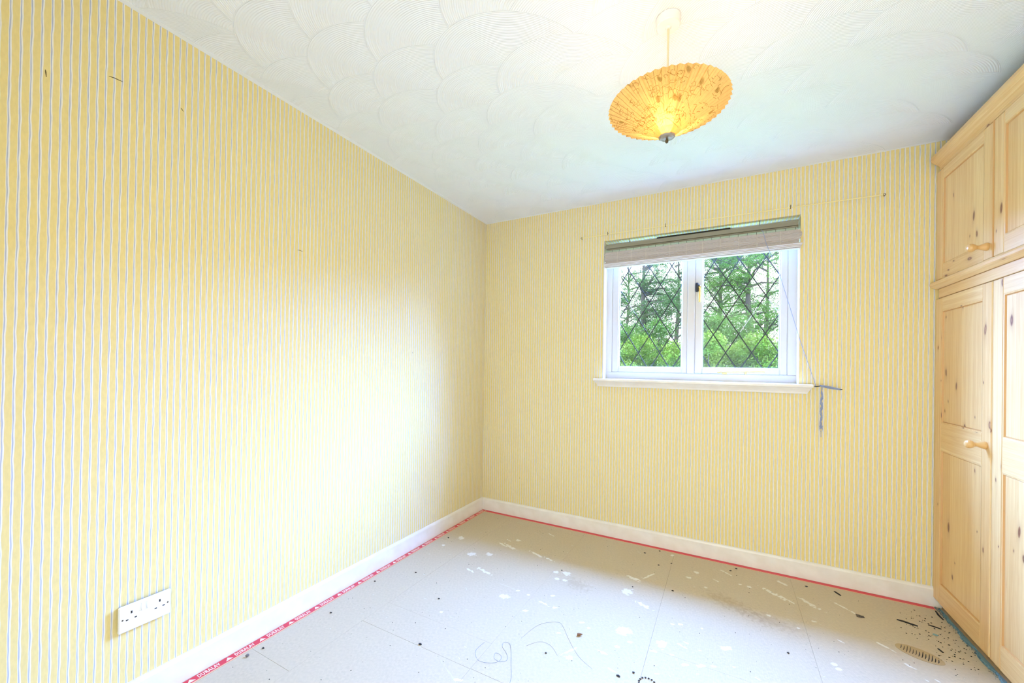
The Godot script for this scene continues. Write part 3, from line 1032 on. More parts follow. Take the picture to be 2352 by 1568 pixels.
func wardrobe():
	for k in 3:
		M["pine%d" % k].uv1_scale = Vector3(1.0 / 0.6, 1.0 / 1.6, 1)
	var O := Vector3(2.70, 0.001, 0.004)
	var ZE := 1.96
	var w := thing("fitted_wardrobe", O, "knotty pine fitted wardrobe with panelled doors and round knobs along one wall", "wardrobe")
	var c := MB.new(O)
	c.box(Vector3(2.712, 0.045, 0.004), Vector3(3.29, 2.215, ZE))
	put("carcass", c, M.pine2, w)
	var p := MB.new(O)
	p.grain = 2
	p.box(Vector3(2.728, 0.002, 0.004), Vector3(2.75, 0.045, ZE))
	put("plinth", p, M.pine2, w)
	# cornice: splayed moulding with a quirk below
	var cr := MB.new(O)
	cr.grain = 2
	cr.prism([Vector2(2.712, 2.190), Vector2(2.694, 2.190), Vector2(2.692, 2.203), Vector2(2.686, 2.212), Vector2(2.676, 2.219), Vector2(2.670, 2.226), Vector2(2.662, 2.232), Vector2(2.659, 2.240), Vector2(2.660, 2.256), Vector2(2.664, 2.262), Vector2(2.712, 2.262)], 2, 0.034, ZE + 0.03)
	put("cornice", cr, M.pine2, w)
	var mr := MB.new(O)
	mr.grain = 2
	mr.uvo = Vector2(0.3, 0.2)
	mr.prism([Vector2(2.712, 1.596), Vector2(2.690, 1.596), Vector2(2.682, 1.601), Vector2(2.673, 1.606), Vector2(2.668, 1.612), Vector2(2.667, 1.621), Vector2(2.671, 1.629), Vector2(2.680, 1.634), Vector2(2.690, 1.636), Vector2(2.712, 1.636)], 2, 0.008, ZE + 0.02)
	put("middle_moulding", mr, M.pine2, w)
	var fa := MB.new(O)
	fa.grain = 2
	fa.uvo = Vector2(0.6, 0.5)
	fa.box(Vector3(2.6935, 1.549, 0.030), Vector3(2.712, 1.595, ZE), 0.002)
	put("fascia", fa, M.pine2, w)
	for k in 4:
		var z0 := 0.008 + k * 0.4885
		var z1 := z0 + 0.482
		var kz := z1 - 0.034
		door(w, "cupboard_door", O, z0, z1, 1.640, 2.186, [[1.706, 2.136]], k % 2, kz, 1.692)
		door(w, "wardrobe_door", O, z0, z1, 0.048, 1.545, [[0.140, 0.798], [0.930, 1.482]], (k + 1) % 2, kz, 0.885)
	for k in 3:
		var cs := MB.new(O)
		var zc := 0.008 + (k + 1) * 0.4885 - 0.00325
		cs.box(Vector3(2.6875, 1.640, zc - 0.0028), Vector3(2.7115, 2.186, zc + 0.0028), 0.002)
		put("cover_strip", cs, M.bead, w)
	# strip of old carpet left in front of the plinth
	var cp := MB.new(Vector3(2.705, 0, 0.9))
	var r := RandomNumberGenerator.new()
	r.seed = 9
	var n := 90
	var prev := []
	for i in n + 1:
		var z := 0.03 + i * (ZE - 0.06) / n
		var x0 := 2.694 + 0.006 * sin(i * 0.9) + r.randf_range(-0.004, 0.004)
		if i < 6: x0 += 0.004
		var hgt := 0.008 + r.randf_range(-0.0015, 0.0025)
		var row := [Vector3(x0, 0.0008, z), Vector3(x0 + 0.004, hgt, z), Vector3(2.708, hgt + r.randf_range(-0.001, 0.002), z), Vector3(2.7105, 0.0008, z)]
		if prev:
			for k in 3:
				var nn: Vector3 = [Vector3(-0.8, 0.6, 0), Vector3(0, 1, 0), Vector3(0.6, 0.8, 0)][k]
				cp.quad(prev[k], prev[k + 1], row[k + 1], row[k], nn)
		prev = row
	# tufts
	for i in 1500:
		var z := r.randf_range(0.03, ZE - 0.03)
		var b := Vector3(r.randf_range(2.688, 2.708), 0.004, z)
		var d := Vector3(r.randf_range(-0.006, 0.004), r.randf_range(0.003, 0.009), r.randf_range(-0.006, 0.006))
		var s := Vector3(r.randf_range(-1, 1), 0, r.randf_range(-1, 1)).normalized() * 0.0014
		cp.col = Color(1, 1, 1).lerp(Color(0.45, 0.55, 0.6), r.randf())
		cp.tri(b - s, b + s, b + d, Vector3(r.randf_range(-1, 1), 1, r.randf_range(-1, 1)).normalized())
	var co := put("carpet_strip", cp, M.carpet)
	M.carpet.vertex_color_use_as_albedo = true
	tag(co, "frayed teal carpet strip along the foot of the pine wardrobe", "carpet")

func pendant():
	var A := Vector3(1.5747, 1.9494, 1.3794)
	var C := Vector3(A.x, CEIL, A.z)
	var t := thing("pendant_lamp", C, "lit pendant lamp with pleated amber paper shade hanging from the ceiling", "lamp")
	var rose := MB.new(C)
	rose.lathe(C, Vector3.DOWN, [Vector2(0, 0.0015), Vector2(0.0395, 0.0015), Vector2(0.0395, 0.004), Vector2(0.0375, 0.026), Vector2(0.035, 0.029), Vector2(0.010, 0.031), Vector2(0.007, 0.037), Vector2(0, 0.037)], 40)
	put("ceiling_rose", rose, M.plastic, t)
	var cord := MB.new(C)
	cord.tube([C + Vector3(0, -0.034, 0), Vector3(A.x, 2.115, A.z)], 0.0032, 10)
	put("cord", cord, M.flex, t)
	var hol := MB.new(C)
	hol.lathe(Vector3(A.x, 2.125, A.z), Vector3.DOWN, [Vector2(0, 0), Vector2(0.006, 0), Vector2(0.012, 0.012), Vector2(0.017, 0.02), Vector2(0.017, 0.052), Vector2(0.015, 0.056), Vector2(0, 0.056)], 24)
	put("lamp_holder", hol, M.plastic, t)
	var bu := MB.new(C)
	bu.lathe(Vector3(A.x, 2.069, A.z), Vector3.DOWN, [Vector2(0.012, 0), Vector2(0.013, 0.012), Vector2(0.020, 0.028), Vector2(0.0275, 0.044), Vector2(0.030, 0.058), Vector2(0.0275, 0.072), Vector2(0.020, 0.083), Vector2(0.010, 0.089), Vector2(0, 0.090)], 24)
	put("bulb", bu, M.bulb, t)
	# pleated paper cone
	var s := MB.new(C)
	var N := 104
	var R := 0.190
	var r0 := 0.017
	var H := 0.1005
	var L := 7
	var pt := func(k: int, l: int) -> Vector3:
		var f := float(l) / L
		var a := TAU * k / N
		var rad := lerpf(r0, R, f)
		var sgn := 1.0 if posmod(k, 2) == 0 else -1.0
		var amp := sgn * lerpf(0.0012, 0.0052, f)
		var y := A.y + 0.004 + H * pow(f, 0.94)
		# amplitude along the outward normal of the cone
		return Vector3(A.x + cos(a) * (rad + amp * 0.5), y - amp * 0.86, A.z + sin(a) * (rad + amp * 0.5))
	for k in N:
		for l in L:
			var a: Vector3 = pt.call(k, l)
			var b: Vector3 = pt.call(k + 1, l)
			var c: Vector3 = pt.call(k + 1, l + 1)
			var d: Vector3 = pt.call(k, l + 1)
			var n := (b - a).cross(d - a).normalized()
			if n.y > 0: n = -n
			var u0 := float(k) / N
			var u1 := float(k + 1) / N
			var v0 := float(l) / L
			var v1 := float(l + 1) / L
			s.tri(a, b, c, n, Vector2(u0, v0), Vector2(u1, v0), Vector2(u1, v1))
			s.tri(a, c, d, n, Vector2(u0, v0), Vector2(u1, v1), Vector2(u0, v1))
	put("lamp_shade", s, M.shade, t)
	# metal hub: shallow dish, stem and finial
	var hb := MB.new(C)
	hb.lathe(A + Vector3(0, 0.010, 0), Vector3.DOWN, [Vector2(0, 0), Vector2(0.018, 0.001), Vector2(0.026, 0.005), Vector2(0.0275, 0.008), Vector2(0.022, 0.012), Vector2(0.012, 0.014), Vector2(0, 0.0145)], 10)
	put("hub_cap", hb, M.steel, t)
	var fi := MB.new(C)
	fi.lathe(A + Vector3(0, -0.003, 0), Vector3.DOWN, [Vector2(0.003, -0.03), Vector2(0.0032, 0.004), Vector2(0.0048, 0.006), Vector2(0.0048, 0.013), Vector2(0.003, 0.015), Vector2(0, 0.0152)], 14)
	put("finial", fi, M.hook, t)
	# three wire arms that carry the shade
	for k in 3:
		var a := TAU * k / 3.0 + 0.4
		var ar := MB.new(C)
		ar.tube([Vector3(A.x + cos(a) * 0.016, 2.074, A.z + sin(a) * 0.016), Vector3(A.x + cos(a) * 0.115, A.y + 0.0685, A.z + sin(a) * 0.115)], 0.0012, 6)
		put("wire_arm", ar, M.steel, t)
	var li := OmniLight3D.new()
	li.name = "bulb_light"
	li.position = Vector3(A.x, 2.010, A.z) - C
	li.light_color = Color(1.0, 0.94, 0.84)
	li.light_energy = 0.07
	li.light_size = 0.028
	li.omni_range = 12.0
	li.omni_attenuation = 2.0
	li.shadow_enabled = true
	t.add_child(li)

func blind():
	var O := Vector3(1.56, 2.02, -0.02)
	var t := thing("roman_blind", O, "slatted wooden blind drawn up in a bundle across the window top", "blind")
	var b := MB.new(O)
	b.box(Vector3(0.998, 2.022, -0.046), Vector3(2.122, 2.050, -0.016), 0.002)
	b.box(Vector3(0.998, 2.013, -0.040), Vector3(2.122, 2.0205, -0.022), 0.001)
	b.box(Vector3(1.002, 2.020, -0.034), Vector3(2.118, 2.023, -0.028))
	put("head_batten", b, M.batten, t)
	# part that still hangs flat: fine slats
	var h := MB.new(O)
	for k in 9:
		var y := 1.962 + k * 0.0058
		h.box(Vector3(1.003, y, -0.031), Vector3(2.118, y + 0.0054, -0.0295), 0.0005)
	put("hanging_slats", h, M.weave, t)
	for k in 23:
		var x := 1.040 + k * 0.0486
		var m := MB.new(O)
		m.tube([Vector3(x, 2.016, -0.0285), Vector3(x, 1.962, -0.0285)], 0.0011, 5)
		put("string", m, M.string_dark, t)
	# bundle of folded slats
	var f := MB.new(O)
	var r := RandomNumberGenerator.new()
	r.seed = 77
	for k in 15:
		var y := 1.988 - k * 0.0054
		var z := 0.020 + 0.004 * sin(k * 0.9) - 0.0009 * absf(k - 8)
		f.box(Vector3(0.9985 + 0.004 * sin(k * 1.7), y - 0.0050, -0.022 if k > 0 else -0.028), Vector3(2.1275 + 0.008 * sin(k * 0.35) * (1.0 if k > 2 else 0.0), y, z), 0.0018)
	put("slat_bundle", f, M.slat, t)
	for k in 3:
		var g := MB.new(O)
		var y := 1.9065 - k * 0.0075
		g.box(Vector3(0.9975, y - 0.0068, -0.020 + k * 0.004), Vector3(2.137 - k * 0.003, y, 0.027 - k * 0.003), 0.0025)
		put("fold", g, M.slat_pale, t)
	for x in [1.089, 1.182, 1.279, 1.426, 1.528, 1.622, 1.72, 1.82, 1.915, 2.03]:
		var m := MB.new(O)
		m.tube([Vector3(x, 1.989, 0.0195), Vector3(x, 1.95, 0.0262), Vector3(x, 1.908, 0.0250)], 0.0009, 5)
		put("stitch", m, M.string, t)
	# bottom rail of the bundle
	var br := MB.new(O)
	br.box(Vector3(1.0, 1.8765, -0.014), Vector3(2.128, 1.8835, 0.016), 0.003)
	put("bottom_rail", br, M.slat_pale, t)
	# screw eyes and the pull cord, led to the cleat
	for x in [1.164, 1.930]:
		var m := MB.new(O)
		var pts := []
		for q in 13:
			var a := PI * 1.7 * q / 12.0
			pts.append(Vector3(x, 2.053 + 0.006 * sin(a - PI / 2) + 0.002, -0.013 + 0.007 * cos(a - PI / 2)))
		pts.push_front(Vector3(x, 2.0745, -0.013))
		m.tube(pts, 0.0015, 6)
		put("screw_hook", m, M.hook, t)
	var pc := MB.new(O)
	pc.tube([Vector3(1.937, 2.02, -0.012), Vector3(1.945, 1.992, 0.026), Vector3(1.961, 1.919, 0.031), Vector3(2.029, 1.728, 0.032), Vector3(2.08, 1.535, 0.033), Vector3(2.134, 1.327, 0.034), Vector3(2.193, 1.112, 0.060), Vector3(2.197, 1.096, 0.060), Vector3(2.203, 1.092, 0.042)], 0.0014, 6)
	pc.lathe(Vector3(2.029, 1.728, 0.032), Vector3.DOWN, [Vector2(0, -0.006), Vector2(0.0035, -0.003), Vector2(0.0035, 0.003), Vector2(0, 0.006)], 8)
	put("pull_cord", pc, M.cord, t)

func curtain_wire():
	var O := Vector3(1.66, 2.11, 0.03)
	var t := thing("curtain_wire", O, "thin yellow net curtain wire strung on hooks above the window", "wire")
	var m := MB.new(O)
	var pts := []
	for k in 25:
		var f := k / 24.0
		pts.append(Vector3(lerpf(0.838, 2.478, f), 2.1095 + 0.004 * sin(f * PI), 0.030))
	m.tube(pts, 0.0028, 8)
	put("wire", m, mat(c8(246, 228, 164), 0.35), t)
	for k in 2:
		var e := MB.new(O)
		var x: float = [0.838, 2.478][k]
		var ring := []
		for q in 11:
			var a := TAU * q / 10.0
			ring.append(Vector3(x + (0.006 if k else -0.006) - 0.006 * cos(a) * (1 if k else -1), 2.1095 + 0.005 * sin(a), 0.030))
		e.tube(ring, 0.0012, 6, false)
		e.tube([ring[5], ring[5] + Vector3(0, 0, -0.029)], 0.0014, 6)
		put("end_eye", e, M.hook, t)
	for x in [1.021, 1.400, 2.077]:
		var h := MB.new(O)
		h.tube([Vector3(x, 2.122, 0.001), Vector3(x, 2.122, 0.012), Vector3(x, 2.114, 0.022), Vector3(x, 2.1065, 0.028), Vector3(x, 2.1065, 0.033), Vector3(x, 2.112, 0.036), Vector3(x, 2.126, 0.036)], 0.0016, 6)
		put("cup_hook", h, M.hook, t)

func cleat():
	var O := Vector3(2.225, 1.09, 0.0)
	var t := thing("cord_cleat", O, "dark cleat hook wound with pale blue cord beside the window sill", "hook")
	var m := MB.new(O)
	m.tube([Vector3(2.203, 1.089, 0.0), Vector3(2.203, 1.089, 0.040), Vector3(2.207, 1.090, 0.042), Vector3(2.225, 1.094, 0.043), Vector3(2.25, 1.090, 0.042), Vector3(2.30, 1.079, 0.036), Vector3(2.318, 1.077, 0.036)], 0.0026, 7)
	put("hook", m, M.black, t)
	var c := MB.new(O)
	# figure-of-eight turns: strands lying side by side along the cleat
	for k in 10:
		var a := TAU * k / 10.0
		var q := []
		for n in 13:
			var f := n / 12.0
			var b := Vector3(lerpf(2.220 + 0.002 * (k % 3), 2.310 - 0.003 * (k % 4), f), lerpf(1.0945, 1.077, f), lerpf(0.043, 0.036, f))
			var w := 0.0058 * (0.55 + 0.45 * sin(clampf(f * 1.15, 0.05, 0.95) * PI))
			var tw := a + 0.5 * f
			q.append(b + Vector3(0, cos(tw) * w, sin(tw) * w))
		c.tube(q, 0.0017, 5)
	put("wound_cord", c, M.cord, t)
	var r := RandomNumberGenerator.new()
	r.seed = 31
	var h := MB.new(O)
	for s in 6:
		var q := []
		var ph := r.randf() * TAU
		for k in 26:
			var f := k / 25.0
			var y := lerpf(1.092, 0.855, f)
			var w := 0.0065 * sin(minf(f * 2.2, 1.0) * PI * 0.5) * (1.0 - 0.4 * f)
			q.append(Vector3(2.229 + w * sin(ph + f * 26.0 + s), y, 0.020 + 0.018 * (1.0 - f) + w * cos(ph + f * 24.0)))
		h.tube(q, 0.0015, 5)
	for s in 3:
		var q := []
		var hh: float = [0.055, 0.03, 0.085][s]
		for k in 17:
			var a := PI + PI * k / 16.0
			q.append(Vector3(2.230 + (0.008 - s * 0.002) * cos(a), 0.872 + (hh - 0.02) * sin(a), 0.020))
		h.tube(q, 0.0009, 5)
	put("hanging_cord", h, M.cord, t)

func socket():
	var O := Vector3(0.0, 0.3225, 2.1735)
	var t := thing("double_socket", O, "white double plug socket with two switches low on the striped wall", "socket")
	var b := MB.new(O)
	b.box(Vector3(0.0005, 0.284, 2.109), Vector3(0.009, 0.361, 2.238))
	put("back_box", b, M.black, t)
	var p := MB.new(O)
	p.box(Vector3(0.009, 0.2795, 2.1045), Vector3(0.0205, 0.3655, 2.2425), 0.0025)
	put("plate", p, M.plastic, t)
	for k in 2:
		var z: float = [2.166, 2.181][k]
		var m := MB.new(O)
		m.prism([Vector2(0.0200, 0.334), Vector2(0.0255, 0.334), Vector2(0.0225, 0.345), Vector2(0.0222, 0.356), Vector2(0.0200, 0.356)], 2, z - 0.0055, z + 0.0055)
		put("switch", m, M.plastic, t)
	for zc in [2.136, 2.211]:
		for h in [[0.0, 0.3395, 0.0022, 0.0042], [-0.011, 0.318, 0.0032, 0.0019], [0.011, 0.318, 0.0032, 0.0019]]:
			var m := MB.new(O)
			m.box(Vector3(0.0200, h[1] - h[3], zc + h[0] - h[2]), Vector3(0.02075, h[1] + h[3], zc + h[0] + h[2]))
			put("pin_hole", m, M.black, t)
	for z in [2.1135, 2.2335]:
		var m := MB.new(O)
		m.lathe(Vector3(0.0203, 0.3225, z), Vector3(1, 0, 0), [Vector2(0.0026, 0), Vector2(0.0026, 0.0006), Vector2(0, 0.0008)], 10)
		put("screw", m, M.hook, t)

func tapes():
	var O := Vector3(0.033, 0.0, 1.6)
	var t := thing("red_tape", O, "red printed tape stuck to the floor along the socket wall", "tape")
	var b := MB.new(O)
	b.box(Vector3(0.0165, 0.0002, 0.02), Vector3(0.0535, 0.0012, ROOM_Z - 0.02))
	put("backing", b, M.tape_edge, t)
	var r := MB.new(O)
	r.box(Vector3(0.0185, 0.0012, 0.02), Vector3(0.047, 0.0018, ROOM_Z - 0.02))
	put("red_band", r, M.red, t)
	var font := SystemFont.new()
	font.font_names = PackedStringArray(["Droid Sans"])
	font.font_weight = 800
	var tm := TextMesh.new()
	tm.text = "DURALAY"
	tm.font = font
	tm.font_size = 32
	tm.pixel_size = 0.0005
	tm.depth = 0.0003
	tm.curve_step = 4.0
	var size := tm.get_aabb().size
	var k := 0
	while true:
		var z := 3.04 - k * 0.1275
		k += 1
		if z < 0.1: break
		var o := put("lettering", tm, M.print, t)
		var sx := 0.074 / maxf(size.x, 0.001)
		var sy := 0.0195 / maxf(size.y, 0.001)
		o.basis = Basis(Vector3(0, 0, -1) * sx, Vector3(-1, 0, 0) * sy, Vector3(0, 1, 0))
		o.position = Vector3(0.0335, 0.00195, z - 0.034) - O
		# triangle mark between the words
		var m := MB.new(O)
		var c := Vector3(0.0335, 0.0018, z - 0.102)
		m.tri(c + Vector3(0.009, 0.0003, 0.013), c + Vector3(0.009, 0.0003, -0.013), c + Vector3(-0.010, 0.0003, 0.0), Vector3.UP)
		put("triangle_mark", m, M.print, t)
	var O2 := Vector3(1.36, 0.0, 0.03)
	var u := thing("red_tape", O2, "red tape stuck to the floor along the window wall", "tape")
	var b2 := MB.new(O2)
	b2.box(Vector3(0.055, 0.0002, 0.0165), Vector3(2.69, 0.0011, 0.0500))
	put("backing", b2, M.tape_edge, u)
	var r2 := MB.new(O2)
	r2.box(Vector3(0.055, 0.0011, 0.0185), Vector3(2.688, 0.0017, 0.0440))
	put("red_band", r2, M.red, u)

func lump(c: Vector3, rx: float, ry: float, rz: float, sd: int) -> MB:
	var r := RandomNumberGenerator.new()
	r.seed = sd
	var m := MB.new(c)
	var rows := 5
	var n := 9
	var P := []
	for i in rows + 1:
		var a := PI * i / rows
		var ring := []
		for k in n:
			var b := TAU * k / n
			var j := r.randf_range(0.72, 1.15)
			ring.append(c + Vector3(cos(b) * sin(a) * rx * j, ry + cos(a) * ry * (1.0 if i in [0, rows] else j), sin(b) * sin(a) * rz * j))
		P.append(ring)
	for i in rows:
		for k in n:
			var a: Vector3 = P[i][k]
			var b: Vector3 = P[i][(k + 1) % n]
			var d: Vector3 = P[i + 1][k]
			var e: Vector3 = P[i + 1][(k + 1) % n]
			var mid := (a + b + d + e) / 4 - c - Vector3(0, ry, 0)
			if i > 0: m.tri(a, b, e, ((b - a).cross(e - a) * signf((b - a).cross(e - a).dot(mid))).normalized())
			if i < rows - 1: m.tri(a, e, d, ((e - a).cross(d - a) * signf((e - a).cross(d - a).dot(mid))).normalized())
	return m

func debris():
	var crumbs := [[0.636, 1.484, 0.011], [0.084, 1.876, 0.0085], [0.091, 1.818, 0.008], [1.456, 1.201, 0.0075], [1.408, 1.247, 0.011], [1.317, 0.146, 0.010], [1.397, 0.070, 0.009], [1.796, 0.125, 0.009], [1.826, 0.080, 0.009], [2.158, 0.109, 0.0105], [1.523, 0.519, 0.0085], [1.33, 0.587, 0.006], [1.418, 0.267, 0.009], [1.482, 0.206, 0.007], [1.999, 0.775, 0.007], [0.497, 1.186, 0.008], [0.095, 1.229, 0.008], [0.127, 1.526, 0.008], [0.224, 1.05, 0.0085], [0.104, 0.592, 0.010], [1.119, 1.271, 0.006], [0.935, 0.614, 0.0065]]
	for i in crumbs.size():
		var s = crumbs[i]
		var big: bool = i == 1
		var o := put("rubber_crumb" if not big else "pebble", lump(Vector3(s[0], 0.0001, s[1]), s[2] * 0.75, 0.0022 if not big else 0.006, s[2] * 0.55 if not big else 0.0075, 100 + i), M.rubber if not big else mat(c8(120, 112, 112), 0.8))
		if big: tag(o, "small round grey pebble on the floor beside the red tape", "pebble")
		elif i == 0: tag(o, "largest black rubber crumb, lying alone on the open boards", "debris", "black rubber crumbs on the floor")
		elif s[0] < 0.25: tag(o, "small black rubber crumb on the boards near the printed red tape", "debris", "black rubber crumbs on the floor")
		elif s[1] < 0.30: tag(o, "small black rubber crumb on the boards close to the window wall skirting", "debris", "black rubber crumbs on the floor")
		elif i in [3, 4]: tag(o, "black rubber crumb right beside the ring of sealant beads", "debris", "black rubber crumbs on the floor")
		else: tag(o, "small black rubber crumb out on the middle of the bare boards", "debris", "black rubber crumbs on the floor")
	# larger scraps near the wardrobe
	var strips := [
		["rubber_strip", [[2.487, 0.247], [2.512, 0.250], [2.532, 0.258], [2.555, 0.263]], 0.006, "longest black rubber strip lying on the boards near the wardrobe"],
		["rubber_strip", [[2.602, 0.226], [2.622, 0.231], [2.642, 0.239]], 0.004, "thin black rubber strip between the long strip and the carpet edge"],
		["rubber_strip", [[2.568, 0.425], [2.575, 0.448]], 0.0045, "short black rubber strip beside the oval ribbed glue patch"],
		["rubber_strip", [[2.282, 0.091], [2.292, 0.107], [2.302, 0.126]], 0.0055, "black rubber sliver on the boards close to the window wall tape"],
		["rubber_strip", [[2.683, 0.060], [2.680, 0.10], [2.683, 0.140]], 0.004, "black rubber strip lying against the end of the carpet strip"]]
	for s in strips:
		var a = s[1][0]
		var m := MB.new(Vector3(a[0], 0, a[1]))
		var L := []
		for i in s[1].size():
			var p = s[1][i]
			var q = s[1][mini(i + 1, s[1].size() - 1)]
			var o = s[1][maxi(i - 1, 0)]
			var d := Vector3(q[0] - o[0], 0, q[1] - o[1]).normalized()
			var n: Vector3 = Vector3(-d.z, 0, d.x) * s[2] * (0.6 if i in [0, s[1].size() - 1] else 1.0)
			L.append([Vector3(p[0], 0.0003, p[1]) - n, Vector3(p[0], 0.0003, p[1]) + n])
		var up := Vector3(0, 0.0025, 0)
		for i in L.size() - 1:
			m.quad(L[i][0] + up, L[i][1] + up, L[i + 1][1] + up, L[i + 1][0] + up, Vector3.UP)
			for k in 2:
				var side: Vector3 = (L[i][k] - L[i][1 - k]).normalized()
				m.quad(L[i][k], L[i + 1][k], L[i + 1][k] + up, L[i][k] + up, side)
		m.quad(L[0][0], L[0][1], L[0][1] + up, L[0][0] + up, (L[0][0] - L[1][0]).normalized())
		var e := L.size() - 1
		m.quad(L[e][0], L[e][1], L[e][1] + up, L[e][0] + up, (L[e][0] - L[e - 1][0]).normalized())
		tag(put(s[0], m, M.rubber), s[3], "debris")
	var cl := MB.new(Vector3(2.338, 0, 0.305))
	for k in 4:
		var a := k * 0.7
		var c := Vector3(2.338 + 0.008 * cos(k * 2.1), 0.0003 + k * 0.0012, 0.305 + 0.007 * sin(k * 2.1))
		var u := Vector3(cos(a), 0, sin(a)) * 0.012
		var v := Vector3(-sin(a), 0, cos(a)) * 0.004
		cl.box(c - Vector3(0.010, 0, 0.003 + k * 0.001), c + Vector3(0.010 - k * 0.001, 0.0012, 0.003))
	tag(put("torn_underlay", cl, mat(c8(96, 88, 86), 0.85)), "crumpled dark scrap of torn underlay on the boards", "debris")
	tag(put("carpet_tuft", lump(Vector3(2.597, 0.0001, 0.311), 0.010, 0.003, 0.007, 7), mat(c8(140, 176, 182), 0.95)), "loose pale blue carpet tuft on the boards near the wardrobe", "debris")
	# rubber specks by the wardrobe, too small to count
	var sp := MB.new(Vector3(2.6, 0, 0.35))
	var r := RandomNumberGenerator.new()
	r.seed = 12
	for k in 130:
		var x := clampf(2.60 + r.randfn(0.0, 0.055), 2.40, 2.685)
		var z := clampf(0.34 + r.randfn(0.0, 0.11), 0.10, 0.8)
		var s := r.randf_range(0.0008, 0.0032)
		sp.box(Vector3(x, 0.0002, z), Vector3(x + s * 1.6, 0.0002 + s * 0.7, z + s))
	for k in 240:
		var x := r.randf_range(0.07, 2.65)
		var z := r.randf_range(0.07, 2.4)
		var s := r.randf_range(0.0008, 0.0024)
		sp.box(Vector3(x, 0.0002, z), Vector3(x + s * 1.4, 0.0002 + s * 0.7, z + s))
	var so := put("rubber_specks", sp, M.rubber)
	tag(so, "fine dark specks of grit scattered over the bare boards", "debris")
	so.set_meta("kind", "stuff")
	# brown husk
	var hu := MB.new(Vector3(1.204, 0, 1.102))
	hu.lathe(Vector3(1.196, 0.006, 1.106), Vector3(0.85, 0.05, -0.5), [Vector2(0, 0), Vector2(0.005, 0.001), Vector2(0.006, 0.006), Vector2(0.0045, 0.014), Vector2(0.002, 0.022), Vector2(0, 0.025)], 10)
	tag(put("seed_husk", hu, mat(c8(132, 92, 60), 0.7)), "small brown seed husk lying alone on the pale boards", "husk")
	# oval patch of ribbed adhesive
	var ov := Vector3(2.483, 0.0, 0.507)
	var g := thing("glue_patch", ov, "oval tan glue patch with dark comb ridges on the floor", "glue")
	var ax := Vector3(0.93, 0, 0.36).normalized()
	var az := Vector3(-ax.z, 0, ax.x)
	var pa := MB.new(ov)
	var ring := []
	for k in 36:
		var a := TAU * k / 36.0
		ring.append(ov + ax * cos(a) * 0.074 + az * sin(a) * 0.044 + Vector3(0, 0.0006, 0))
	for k in 36:
		pa.tri(ov + Vector3(0, 0.0008, 0), ring[k], ring[(k + 1) % 36], Vector3.UP)
		var lo0: Vector3 = ring[k] * Vector3(1, 0, 1)
		var lo1: Vector3 = ring[(k + 1) % 36] * Vector3(1, 0, 1)
		pa.quad(ring[k], ring[(k + 1) % 36], lo1, lo0, (ring[k] - ov).normalized())
	put("smear", pa, mat(c8(190, 164, 122), 0.8), g)
	for k in 13:
		var f := -0.84 + k * 0.14
		var w := 0.034 * sqrt(maxf(0.0, 1.0 - f * f)) * r.randf_range(0.55, 0.95)
		var m := MB.new(ov)
		var c := ov + ax * f * 0.066 + Vector3(0, 0.0012, 0) + az * r.randf_range(-0.004, 0.004)
		m.tube([c - az * w, c + az * w * 0.2 + ax * 0.001, c + az * w], [0.0010, 0.0017, 0.0010], 5)
		put("ridge", m, M.rubber if k > 5 else mat(c8(104, 92, 76), 0.8), g)
	# grey threads
	var th := MB.new(Vector3(0.98, 0, 1.35))
	var pts := []
	for q in [[1.068, 1.60], [1.062, 1.474], [1.02, 1.39], [0.985, 1.325], [0.961, 1.295], [0.938, 1.299], [0.944, 1.325], [0.977, 1.35], [0.998, 1.38], [0.981, 1.403], [0.949, 1.40], [0.938, 1.372], [0.963, 1.372], [0.975, 1.395], [0.955, 1.425], [0.90, 1.44], [0.86, 1.40], [0.865, 1.34]]:
		pts.append(Vector3(q[0], 0.0012, q[1]))
	th.tube(smooth(pts), 0.0007, 4)
	tag(put("loose_thread", th, mat(c8(160, 164, 174), 0.9)), "tangled grey thread lying curled on the boards", "thread")
	for k in 2:
		var s2: Array = [[[0.99, 1.24], [1.02, 1.12], [1.09, 1.06], [1.13, 1.09], [1.16, 1.13], [1.24, 1.22], [1.31, 1.26]], [[1.03, 1.27], [1.07, 1.22], [1.12, 1.22], [1.165, 1.26]]][k]
		var q2 := []
		for p in s2: q2.append(Vector3(p[0], 0.001, p[1]))
		var m := MB.new(q2[0])
		m.tube(smooth(q2), 0.0006, 4)
		tag(put("loose_thread", m, mat(c8(186, 178, 160), 0.9)), ["long thin tan thread arched across the boards", "short curved tan thread under the long arched one"][k], "thread")
	# half ring of black beads of sealant at the edge of view
	var bo := Vector3(1.512, 0.0, 1.232)
	var bd := thing("bead_ring", bo, "ring of small black sealant beads stuck to the boards", "debris")
	for k in 16:
		var a := TAU * k / 16.0
		var m := lump(bo + Vector3(cos(a) * 0.030, 0.0002, sin(a) * 0.030), 0.0042, 0.0018, 0.0032, 300 + k)
		var mi := put("bead", m, M.rubber, bd)
		mi.position = m.o - bo

func smooth(p: Array) -> Array:
	var out := []
	for i in p.size() - 1:
		var a: Vector3 = p[maxi(i - 1, 0)]
		var b: Vector3 = p[i]
		var c: Vector3 = p[i + 1]
		var d: Vector3 = p[mini(i + 2, p.size() - 1)]
		for k in 5:
			out.append(b.cubic_interpolate(c, a, d, k / 5.0))
	out.append(p[-1])
	return out

